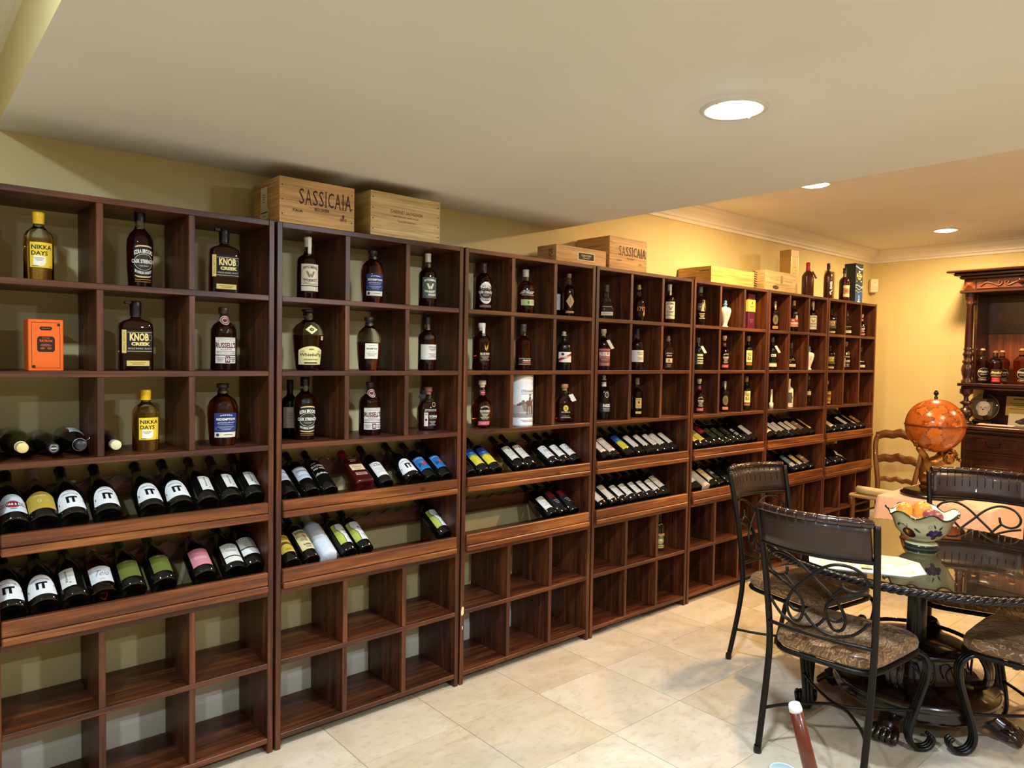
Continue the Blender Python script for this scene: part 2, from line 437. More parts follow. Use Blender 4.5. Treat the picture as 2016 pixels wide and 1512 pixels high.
def make_rack():
    t = thing('wine_rack', 'x', 'wine rack', (0, 0, 0))
    x0, x1 = .006, W-.005; a, b = x0+TH, x1-TH
    for (p, q) in ((x0, a), (b, x1)): bbox('side_panel', RW[2], t, p, q, 0, RD, 0, 2.135, .002)
    bbox('top_board', RW[0], t, a, b, .001, RD, 2.114, 2.134, .0015)
    for z in (1.842, 1.544, 1.249, .662, .369, .063): bbox('shelf', RW[0], t, a, b, .001, RD, z-.021, z, .0015)
    c3 = (b-a-2*TH)/3
    for (z0, z1) in ((1.842, 2.114), (1.544, 1.821), (1.249, 1.523), (.369, .641), (.063, .348)):
        for k in (1, 2):
            p = a+k*c3+(k-1)*TH; bbox('divider', RW[2], t, p, p+TH, .003, RD-.002, z0, z1, .0015)
    sm = scallop_mesh(b-a)
    for (zt, zb) in ((1.022, .952), (.742, .6621)):
        bbox('display_rail', RWL[0], t, a+.002, b-.004, -.012, .012, zb+.028, zt, .003)
        bbox('rail_moulding', RWL[0], t, a+.002, b-.004, -.018, .014, zb, zb+.0265, .004)
        bbox('bottle_ledge', RW[0], t, a, b, .0145, .09, zb+.006, zb+.03, .001)
        ob('scalloped_rest', sm, t, ((a+b)/2, .262, zt+.058))
        if zb > .7: bbox('display_shelf', RW[0], t, a, b, .0905, RD, zb, zb+.02, .0015)
    return t
RACKS = []
rk0 = make_rack()
RL = ['%s tall dark wooden wine rack %s' % (n, s) for n, s in zip(['first', 'second', 'third', 'fourth', 'fifth', 'sixth', 'last'], [
    'at the left edge of the picture', 'from the left, under two pale wooden crates', 'from the left, with a chipped lower left corner',
    'from the left, under the smaller branded crate', 'from the left, partly behind an iron chair', 'from the left, under a tall gold box',
    'at the far right, beside the bare yellow wall'])]
for k in range(7):
    r_ = rk0 if k == 0 else copy_tree(rk0)
    r_.location = ((k-1)*W, 0, 0); r_['label'] = RL[k]; r_['group'] = 'dark wooden wine racks along the wall'; RACKS.append(r_)
# chipped edges of the third rack's left side
chip = mat('#d8c59a', .8, name='bare_wood')
for (z, h, w_) in ((.366, .05, .02), (.285, .02, .008)):
    mb = MB(); rnd = random.Random(int(z*100)); n = 12
    pts = [(w_/2*cos(2*pi*i/n)*rnd.uniform(.55, 1.1), h/2*sin(2*pi*i/n)*rnd.uniform(.6, 1.1)) for i in range(n)]
    mb.extrude(pts, 1, -.0008, .001)
    ob('chip', fix_normals(mb.mesh('chip', chip)), RACKS[2], (.017, 0, z))
# cardboard box standing in the fifth rack's lower left cell
RX = lambda k, x: (k-1)*W+x     # rack k (0-based), x within the rack
# ------------------------------------------------------------------ what stands where
# rack, row, column, x, y, height, radius, design, turn
STAND = [
    (0, 0, 0, -0.777, 0.1, 0.23, 0.0436, 'nikka', 0), (0, 0, 1, -0.467, 0.1, 0.28, 0.0444, 'ezra', 14), (0, 0, 2, -0.166, 0.1, 0.253, 0.0555, 'knob', 8),
    (0, 1, 1, -0.482, 0.1, 0.251, 0.0555, 'knob', 4), (0, 1, 2, -0.168, 0.1, 0.246, 0.048, 'russell', 0), (0, 2, 1, -0.447, 0.109, 0.224, 0.0451, 'nikka', 12),
    (0, 2, 2, -0.167, 0.112, 0.243, 0.0576, 'redblue', 4), (1, 0, 0, 0.181, 0.1, 0.262, 0.0458, 'wyowhite', 6), (1, 0, 1, 0.491, 0.1, 0.24, 0.0533, 'redblue', 6),
    (1, 0, 2, 0.789, 0.1, 0.257, 0.0429, 'wyogreen', 14), (1, 1, 0, 0.183, 0.1, 0.257, 0.064, 'whistle', 6), (1, 1, 1, 0.475, 0.1, 0.239, 0.0537, 'redwhite', 10),
    (1, 1, 2, 0.79, 0.1, 0.259, 0.0434, 'widow', 20), (1, 2, 0, 0.182, 0.123, 0.266, 0.048, 'ezra', 12), (1, 2, 1, 0.501, 0.13, 0.241, 0.0496, 'russell', 12),
    (1, 2, 2, 0.84, 0.158, 0.212, 0.0544, 'jefferson', 6), (2, 0, 0, 1.129, 0.1, 0.244, 0.0447, 'rebel', 20), (2, 0, 1, 1.417, 0.1, 0.237, 0.0484, 'oldfor', 18),
    (2, 0, 2, 1.746, 0.1, 0.244, 0.034, 'tagged', 10), (2, 1, 0, 1.123, 0.1, 0.239, 0.0477, 'bluerun', 18), (2, 1, 1, 1.407, 0.1, 0.246, 0.0434, 'pike', 22),
    (2, 1, 2, 1.714, 0.1, 0.218, 0.0441, 'redslash', 6), (2, 2, 0, 1.13, 0.098, 0.243, 0.0583, 'bulb', 10), (2, 2, 2, 1.743, 0.117, 0.216, 0.0561, 'flasktag', 10),
    (3, 0, 0, 2.063, 0.1, 0.208, 0.0474, 'woodford', 0), (3, 0, 1, 2.362, 0.1, 0.231, 0.044, 'n1792', 20), (3, 0, 2, 2.671, 0.1, 0.256, 0.038, 'wyowhite', 0),
    (3, 1, 0, 2.044, 0.1, 0.242, 0.042, 'russred', 10), (3, 1, 1, 2.352, 0.1, 0.259, 0.0418, 'widow', 10), (3, 1, 2, 2.67, 0.1, 0.222, 0.042, 'script', 10),
    (3, 2, 0, 2.082, 0.123, 0.266, 0.041, 'baker', 14), (3, 2, 1, 2.4, 0.128, 0.245, 0.036, 'roses', 16), (4, 0, 0, 3.013, 0.1, 0.268, 0.038, 'etched', 10),
    (4, 0, 1, 3.311, 0.1, 0.195, 0.042, 'vase', 0), (4, 1, 0, 3.0, 0.1, 0.22, 0.038, 'lines', 10), (4, 1, 1, 3.317, 0.1, 0.242, 0.044, 'bulb', 10),
    (4, 1, 2, 3.627, 0.1, 0.252, 0.036, 'oldelk', 16), (4, 2, 0, 3.026, 0.1, 0.236, 0.044, 'bulb', 10), (4, 2, 1, 3.328, 0.1, 0.215, 0.038, 'medal', 14),
    (4, 2, 2, 3.618, 0.1, 0.248, 0.036, 'oldelk', 10), (5, 0, 0, 3.983, 0.1, 0.227, 0.038, 'medal', 10), (5, 0, 1, 4.279, 0.1, 0.251, 0.037, 'redlabel', 10),
    (5, 0, 2, 4.587, 0.1, 0.264, 0.038, 'wyowhite', 0), (5, 1, 0, 3.969, 0.1, 0.254, 0.037, 'cor', 10), (5, 1, 1, 4.254, 0.1, 0.215, 0.046, 'woodford', 0),
    (5, 1, 2, 4.547, 0.1, 0.195, 0.042, 'vase', 0), (5, 2, 0, 3.977, 0.1, 0.146, 0.016, 'slim', 0), (5, 2, 1, 4.237, 0.1, 0.226, 0.036, 'whitecross', 0),
    (5, 2, 2, 4.559, 0.1, 0.252, 0.032, 'flute', 0), (6, 0, 0, 4.912, 0.1, 0.218, 0.046, 'knob', 0), (6, 0, 1, 5.212, 0.1, 0.217, 0.046, 'woodford', 0),
    (6, 0, 2, 5.512, 0.1, 0.205, 0.044, 'bulb', 0), (6, 1, 0, 4.91, 0.1, 0.205, 0.046, 'knob', 0), (6, 1, 1, 5.212, 0.1, 0.247, 0.046, 'jefferson', 0),
    (6, 1, 2, 5.511, 0.1, 0.205, 0.046, 'woodford', 0), (6, 2, 0, 4.877, 0.1, 0.205, 0.04, 'ornate', 0),
]
LYING = [
    (0, 'u', [(0.072, 'martini', 'champ'), (0.156, 'gold', 'burg'), (0.242, 'it', 'burg'), (0.345, 'it', 'burg'), (0.487, 'it', 'burg'), (0.588, 'it', 'burg'), (0.684, 'vert', 'burg'), (0.776, 'vert', 'burg'), (0.866, 'vert', 'burg')]),
    (0, 'l', [(0.06, 'it', 'burg'), (0.154, 'it', 'burg'), (0.245, 'vert', 'burg'), (0.331, 'rose', 'burg'), (0.425, 'green', 'burg'), (0.529, 'green', 'burg'), (0.675, 'pink', 'burg'), (0.788, 'band', 'burg'), (0.867, 'band2', 'burg')]),
    (1, 'u', [(0.082, 'yang', 'bord'), (0.177, 'yang', 'bord'), (0.26, 'blackbird', 'bord'), (0.425, 'maker', 'square'), (0.537, 'clua', 'bord'), (0.678, 'it', 'burg'), (0.784, 'blue', 'bord'), (0.873, 'blue', 'bord')]),
    (1, 'l', [(0.09, 'sun', 'bord'), (0.178, 'barb', 'bord'), (0.257, 'tissue', 'bord'), (0.354, 'vine', 'bord'), (0.438, 'vine', 'bord'), (0.871, 'vine', 'bord')]),
    (2, 'u', [(0.084, 'plain', 'bord'), (0.174, 'blueyel', 'bord'), (0.258, 'blueyel', 'bord'), (0.421, 'crest', 'bord'), (0.501, 'crest', 'bord'), (0.675, 'n100', 'bord'), (0.754, 'n100', 'bord'), (0.843, 'n100', 'bord')]),
    (2, 'l', [(0.659, 'clua', 'bord'), (0.746, 'blackred', 'bord'), (0.831, 'blackred', 'bord')]),
    (3, 'u', [(0.16, 'blush', 'bord'), (0.246, 'blush', 'bord'), (0.381, 'blueyel', 'bord'), (0.482, 'pale', 'bord'), (0.577, 'pale', 'bord'), (0.664, 'pale', 'bord'), (0.745, 'pale', 'bord'), (0.828, 'pale', 'bord')]),
    (3, 'l', [(0.142, 'feather', 'bord'), (0.246, 'feather', 'bord'), (0.334, 'clua', 'bord'), (0.42, 'clua', 'bord'), (0.508, 'clua', 'bord'), (0.588, 'clua', 'bord'), (0.675, 'clua', 'bord'), (0.757, 'crest', 'bord')]),
    (4, 'u', [(0.167, 'yellow', 'bord'), (0.241, 'yellow', 'bord'), (0.347, 'red', 'bord'), (0.415, 'olive', 'bord'), (0.506, 'olive', 'bord'), (0.6, 'gray', 'bord'), (0.692, 'whiteprint', 'bord'), (0.785, 'plain', 'bord'), (0.864, 'pale', 'bord')]),
    (4, 'l', [(0.1, 'pale', 'bord'), (0.169, 'pale', 'bord'), (0.255, 'tissue', 'bord'), (0.355, 'cream', 'bord'), (0.436, 'grayprint', 'bord'), (0.557, 'plain', 'bord'), (0.675, 'plain', 'bord'), (0.79, 'pale', 'bord')]),
    (5, 'u', [(0.166, 'blush', 'burg'), (0.32, 'pale', 'bord'), (0.397, 'pale', 'bord'), (0.508, 'pale', 'bord'), (0.605, 'pale', 'bord'), (0.705, 'brown', 'bord'), (0.806, 'goldlong', 'bord')]),
    (5, 'l', [(0.193, 'plain', 'bord'), (0.33, 'plain', 'bord'), (0.567, 'tealwhite', 'bord'), (0.682, 'cream', 'bord'), (0.818, 'brown', 'bord')]),
    (6, 'u', [(0.169, 'plain', 'bord'), (0.279, 'cream', 'bord'), (0.413, 'plain', 'bord'), (0.559, 'pale', 'bord'), (0.69, 'goldlong', 'bord'), (0.824, 'brown', 'bord')]),
    (6, 'l', [(0.189, 'pale', 'bord'), (0.339, 'plain', 'bord'), (0.464, 'diag', 'bord')]),
]
# ------------------------------------------------------------------ bottles
def glassmat(name, c, rough=.02, trans=1.0, ior=1.42):
    m, nt, b = new_mat(name); b.inputs['Base Color'].default_value = lin(c); b.inputs['Roughness'].default_value = rough
    b.inputs['Transmission Weight'].default_value = trans; b.inputs['IOR'].default_value = ior; b.inputs['Specular IOR Level'].default_value = .6
    n = noise(nt, coords(nt, (1, 1, 1)), 30, 2); bump(nt, b, n.outputs[0], .03, .001); return m
GL = {'amber': glassmat('whiskey_amber', '#9a4e1a'), 'dark': glassmat('whiskey_dark', '#4a1c0a', trans=.9), 'gold': glassmat('whisky_gold', '#eeb854'),
      'red': glassmat('whiskey_red', '#5c140c', trans=.9), 'clear': glassmat('clear_glass', '#e9ebe4'), 'black': glassmat('black_green_glass', '#10130d', .05, .15),
      'wine': glassmat('dark_wine_glass', '#0b0c09', .04, .1), 'olive': glassmat('olive_glass', '#3a3a12', .03, .6), 'rose': glassmat('rose_wine', '#b0622c'),
      'white': mat('#efe8d6', .3, 0, .5, .3, 'white_ceramic'), 'redwax': mat('#3d0b0d', .25, 0, .5, .4, 'red_lacquer'), 'bluegl': mat('#121a3a', .2, 0, .5, .3, 'blue_black_glass')}
# profile: (radius, height) as fractions, third value 1 = body section, 0 = round neck
PR = {
 'cyl': ([(0, .02), (.6, .012), (.92, 0), (1, .02), (1, .59), (.96, .655), (.80, .715), (.52, .762), (.37, .79), (.34, .84)], .83, .39),
 'tall': ([(0, .02), (.6, .012), (.92, 0), (1, .02), (1, .585), (.95, .64), (.72, .685), (.42, .72), (.33, .75), (.31, .90)], .84, .36),
 'ezra': ([(0, .03), (.6, .02), (.80, 0), (.86, .02), (.95, .25), (1, .5), (.96, .62), (.78, .69), (.48, .745), (.38, .775), (.36, .87)], .86, .40),
 'red': ([(0, .03), (.6, .02), (.76, 0), (.83, .03), (.94, .28), (1, .50), (.98, .62), (.84, .72), (.55, .79), (.35, .82), (.33, .89)], .88, .40),
 'whistle': ([(0, .03), (.5, .02), (.68, 0), (.76, .03), (.90, .30), (1, .58), (.97, .67), (.78, .74), (.48, .785), (.34, .81), (.33, .94)], .93, .41),
 'knob': ([(0, .02, 1), (.6, .012, 1), (.95, 0, 1), (1, .02, 1), (1, .61, 1), (.95, .675, 1), (.74, .71, .7), (.36, .745, .1), (.28, .77, 0), (.27, .80, 0)], .785, .34, 5, .58),
 'jeff': ([(0, .02, 1), (.6, .012, 1), (.82, 0, 1), (.94, .05, 1), (1, .30, 1), (.97, .50, 1), (.80, .62, 1), (.48, .70, .4), (.33, .735, 0), (.30, .83, 0)], .83, .36, 3, .6),
 'wood': ([(0, .02, 1), (.6, .012, 1), (.84, 0, 1), (.97, .05, 1), (1, .24, 1), (.92, .38, 1), (.66, .52, 1), (.40, .61, .4), (.28, .65, 0), (.26, .80, 0)], .79, .30, 2.6, .55),
 'bulb': ([(0, .03), (.45, .02), (.58, 0), (.72, .04), (.94, .24), (1, .37), (.95, .48), (.72, .58), (.40, .64), (.27, .68), (.25, .86)], .85, .33),
 'bord': ([(0, .07), (.5, .05), (.80, .004), (.9, 0), (1, .012), (1, .60), (.95, .65), (.75, .695), (.50, .735), (.40, .77), (.37, .82)], .76, .41),
 'burg': ([(0, .07), (.5, .05), (.80, .004), (.9, 0), (1, .012), (1, .42), (.96, .48), (.84, .56), (.62, .66), (.44, .74), (.36, .80)], .78, .39),
 'champ': ([(0, .08), (.5, .06), (.80, .004), (.9, 0), (1, .012), (1, .44), (.95, .50), (.80, .60), (.56, .70), (.42, .76), (.36, .80)], .74, .41),
 'square': ([(0, .02, 1), (.6, .012, 1), (.95, 0, 1), (1, .02, 1), (1, .56, 1), (.93, .63, 1), (.66, .70, .8), (.38, .76, .1), (.34, .80, 0), (.33, .86, 0)], .80, .40, 5, .85),
 'vase': ([(0, 0), (.55, 0), (.58, .04), (.38, .09), (.50, .20), (.82, .40), (1, .58), (.96, .67), (.72, .72), (.34, .745), (.26, .76)], .755, .40),
 'slim': ([(0, 0), (1, 0), (1, .28), (.8, .30), (.5, .31), (.5, .95)], .95, .52),
}
def prof_at(P, z):
    pts = P[0][2:]
    for a, b in zip(pts, pts[1:]):
        if a[1] <= z <= b[1]:
            t = (z-a[1])/max(1e-6, b[1]-a[1]); g = lambda q: q[2] if len(q) > 2 else 0
            return a[0]+(b[0]-a[0])*t, g(a)+(g(b)-g(a))*t
    return pts[-1][0], 0
def flat_y(x, R, n, ky, s):
    """front surface depth of the section at lateral x"""
    if s <= 0: return sqrt(max(0, R*R-x*x))
    b = R*(ky*s+(1-s)); return b*max(0, 1-(min(abs(x)/R, 1))**(n*s+2*(1-s)))**(1/(n*s+2*(1-s)))
_BM = {}
def body_mesh(kind, h, r, gl, fill):
    key = (kind, h, r, gl, fill)
    if key in _BM: return _BM[key]
    P = PR[kind]; n = P[3] if len(P) > 3 else 2; ky = P[4] if len(P) > 4 else 1
    N = 28; pts = []
    src = P[0]
    for a, b in zip(src, src[1:]):        # refine the shoulder
        pts.append(a)
        if a[1] > .3 and b[1]-a[1] > .03 and a[0] != b[0]:
            pts.append(tuple((u+v)/2 for u, v in zip(a, b)))
    pts.append(src[-1])
    if fill and gl != 'clear':            # split at the liquid level
        for i, (a, b) in enumerate(zip(pts, pts[1:])):
            if a[1] < fill < b[1] and i > 2:
                t = (fill-a[1])/(b[1]-a[1]); pts.insert(i+1, tuple(u+(v-u)*t for u, v in zip(a, b))); break
    pts.append((0, pts[-1][1])+((0,) if len(pts[-1]) > 2 else ()))
    vs = []; F = []; mi = []; rings = []
    for p in pts:
        R = p[0]*r; z = p[1]*h; s = p[2] if len(p) > 2 else 0
        if R < 1e-6: rings.append([len(vs)]); vs.append((0, 0, z)); continue
        rg = []
        for i in range(N):
            a = 2*pi*i/N; e = 2/(n*s+2*(1-s)); kk = ky*s+(1-s)
            ca, sa = cos(a), sin(a)
            rg.append(len(vs)); vs.append((R*math.copysign(abs(ca)**e, ca), R*kk*math.copysign(abs(sa)**e, sa), z))
        rings.append(rg)
    for k, (a, b) in enumerate(zip(rings, rings[1:])):
        m_ = 1 if (fill and pts[k][1] >= fill-1e-6 and k > 2) else 0
        for i in range(N):
            j = (i+1) % N
            if len(a) == 1 and len(b) == 1: continue
            if len(a) == 1: F.append((a[0], b[j], b[i]))
            elif len(b) == 1: F.append((a[i], a[j], b[0]))
            else: F.append((a[i], a[j], b[j], b[i]))
            mi.append(m_)
    me = bpy.data.meshes.new('glass'); me.from_pydata(vs, [], F); me.materials.append(GL[gl]); me.materials.append(GL['clear'])
    for p, q in zip(me.polygons, mi): p.material_index = q; p.use_smooth = True
    me.update(); fix_normals(me); _BM[key] = me; return me
def label_edges(shape, u):
    if shape == 'dome': return -.5+.12*max(0, abs(u)*2-.8)/.2*.5, -.5+sqrt(max(0, 1-(abs(2*u))**2.4))**.9*1.0 if abs(u) < .5 else -.45
    if shape == 'ell': q = .5*sqrt(max(0, 1-4*u*u)); return -q, q
    if shape == 'arch': return -.5, .5-.22*(2*u)**2
    if shape == 'diam': return -.5+abs(u), .5-abs(u)
    return -.5, .5
_LB = {}
def mapper(kind, h, r, zc, yaw):
    P = PR[kind]; n = P[3] if len(P) > 3 else 2; ky = P[4] if len(P) > 4 else 1
    def f(u, v, off):
        z = min(max(zc+v, 0), h*.99); rf, s = prof_at(P, z/h); R = rf*r+off
        if s > .3 and n > 2:
            x = max(-R*.985, min(R*.985, u)); y = -flat_y(x, R, n, ky, s)-off*.6
            return (x, y, z)
        a = u/max(.006, rf*r)+yaw
        return (R*sin(a), -R*cos(a), z)
    return f
def make_label(parent, key, L, kind, h, r, yaw):
    shape, colr, zc, lh, lw, prints = L
    mp = mapper(kind, h, r, zc*h, yaw if PR[kind].__len__() <= 3 else 0); wm = lw*r; hm = lh*h
    k = (key, kind, h, r, yaw, zc)
    if k not in _LB:
        lab = None; prt = None
        if colr:
            mb = MB(); nu = 14; nv = 4; vs = []
            for i in range(nu+1):
                u = -.5+i/nu; lo, hi = label_edges(shape, max(-.499, min(.499, u)))
                for j in range(nv+1): vs.append(mp(u*wm, (lo+(hi-lo)*j/nv)*hm, .0005))
            F = [(i*(nv+1)+j, (i+1)*(nv+1)+j, (i+1)*(nv+1)+j+1, i*(nv+1)+j+1) for i in range(nu) for j in range(nv)]
            mb.add(vs, F, 0, True); lab = mb.mesh('label', mat(colr, .55, 0, .3, 0))
        if prints:
            mb = MB(); mats = []; nm = []
            for li, pr in enumerate(prints):
                c = pr[pcol(pr)]
                if c not in nm: nm.append(c); mats.append(mat(c, .5, .0, .3))
                V, Fp = slice_u(*geo2d(pr)); mb.add([mp(u*wm, v*hm, .0009+.00012*li) for u, v in V], Fp, nm.index(c))
            prt = mb.mesh('print', mats)
        _LB[k] = (lab, prt)
    lab, prt = _LB[k]; o = parent
    if lab: o = ob('label', lab, parent)
    if prt: ob('print' if lab else 'printed_lettering', prt, o)
_CP = {}
def cap_mesh(r, z0, z1, style, c):
    k = (round(r, 4), round(z0, 4), round(z1, 4), style, c)
    if k in _CP: return _CP[k]
    m = mat(c, .38, .0 if style != 'metal' else .8, .5); H = z1-z0
    if style == 'foil': p = [(r*.98, 0), (r*.95, H*.5), (r*.93, H*.78), (r*1.02, H*.80), (r*1.02, H*.93), (r*.9, H), (0, H)]
    elif style == 'cork': p = [(r*.72, 0), (r*.74, H*.38), (r, H*.40), (r*1.02, H*.94), (r*.92, H), (0, H)]
    elif style == 'wax': p = [(r*1.0, -H*.25), (r*1.1, 0), (r*.98, H*.3), (r*1.0, H*.6), (r*1.08, H*.72), (r*1.02, H*.9), (r*.8, H), (0, H)]
    elif style == 'ball': p = [(r*.6, 0), (r*.62, H*.2), (r*.95, H*.28), (r*.9, H*.42), (r*.5, H*.5), (r*.72, H*.66), (r*.7, H*.84), (r*.4, H*.97), (0, H)]
    else: p = [(r*.98, 0), (r, H*.1), (r, H*.55), (r*1.03, H*.58), (r*1.03, H*.95), (r*.92, H), (0, H)]
    _CP[k] = MB().lathe([(a, b+z0) for a, b in p], 20).mesh('cap', m); return _CP[k]
BK = '#0d0c0b'; WH = '#ece8dc'
def bars(u, v, w_, h, n, c, jit=0):
    return [('r', u, v+h/2-h*(i+.5)/n, w_*(1-.22*((i*7) % 3)), h/n*.42, c) for i in range(n)]
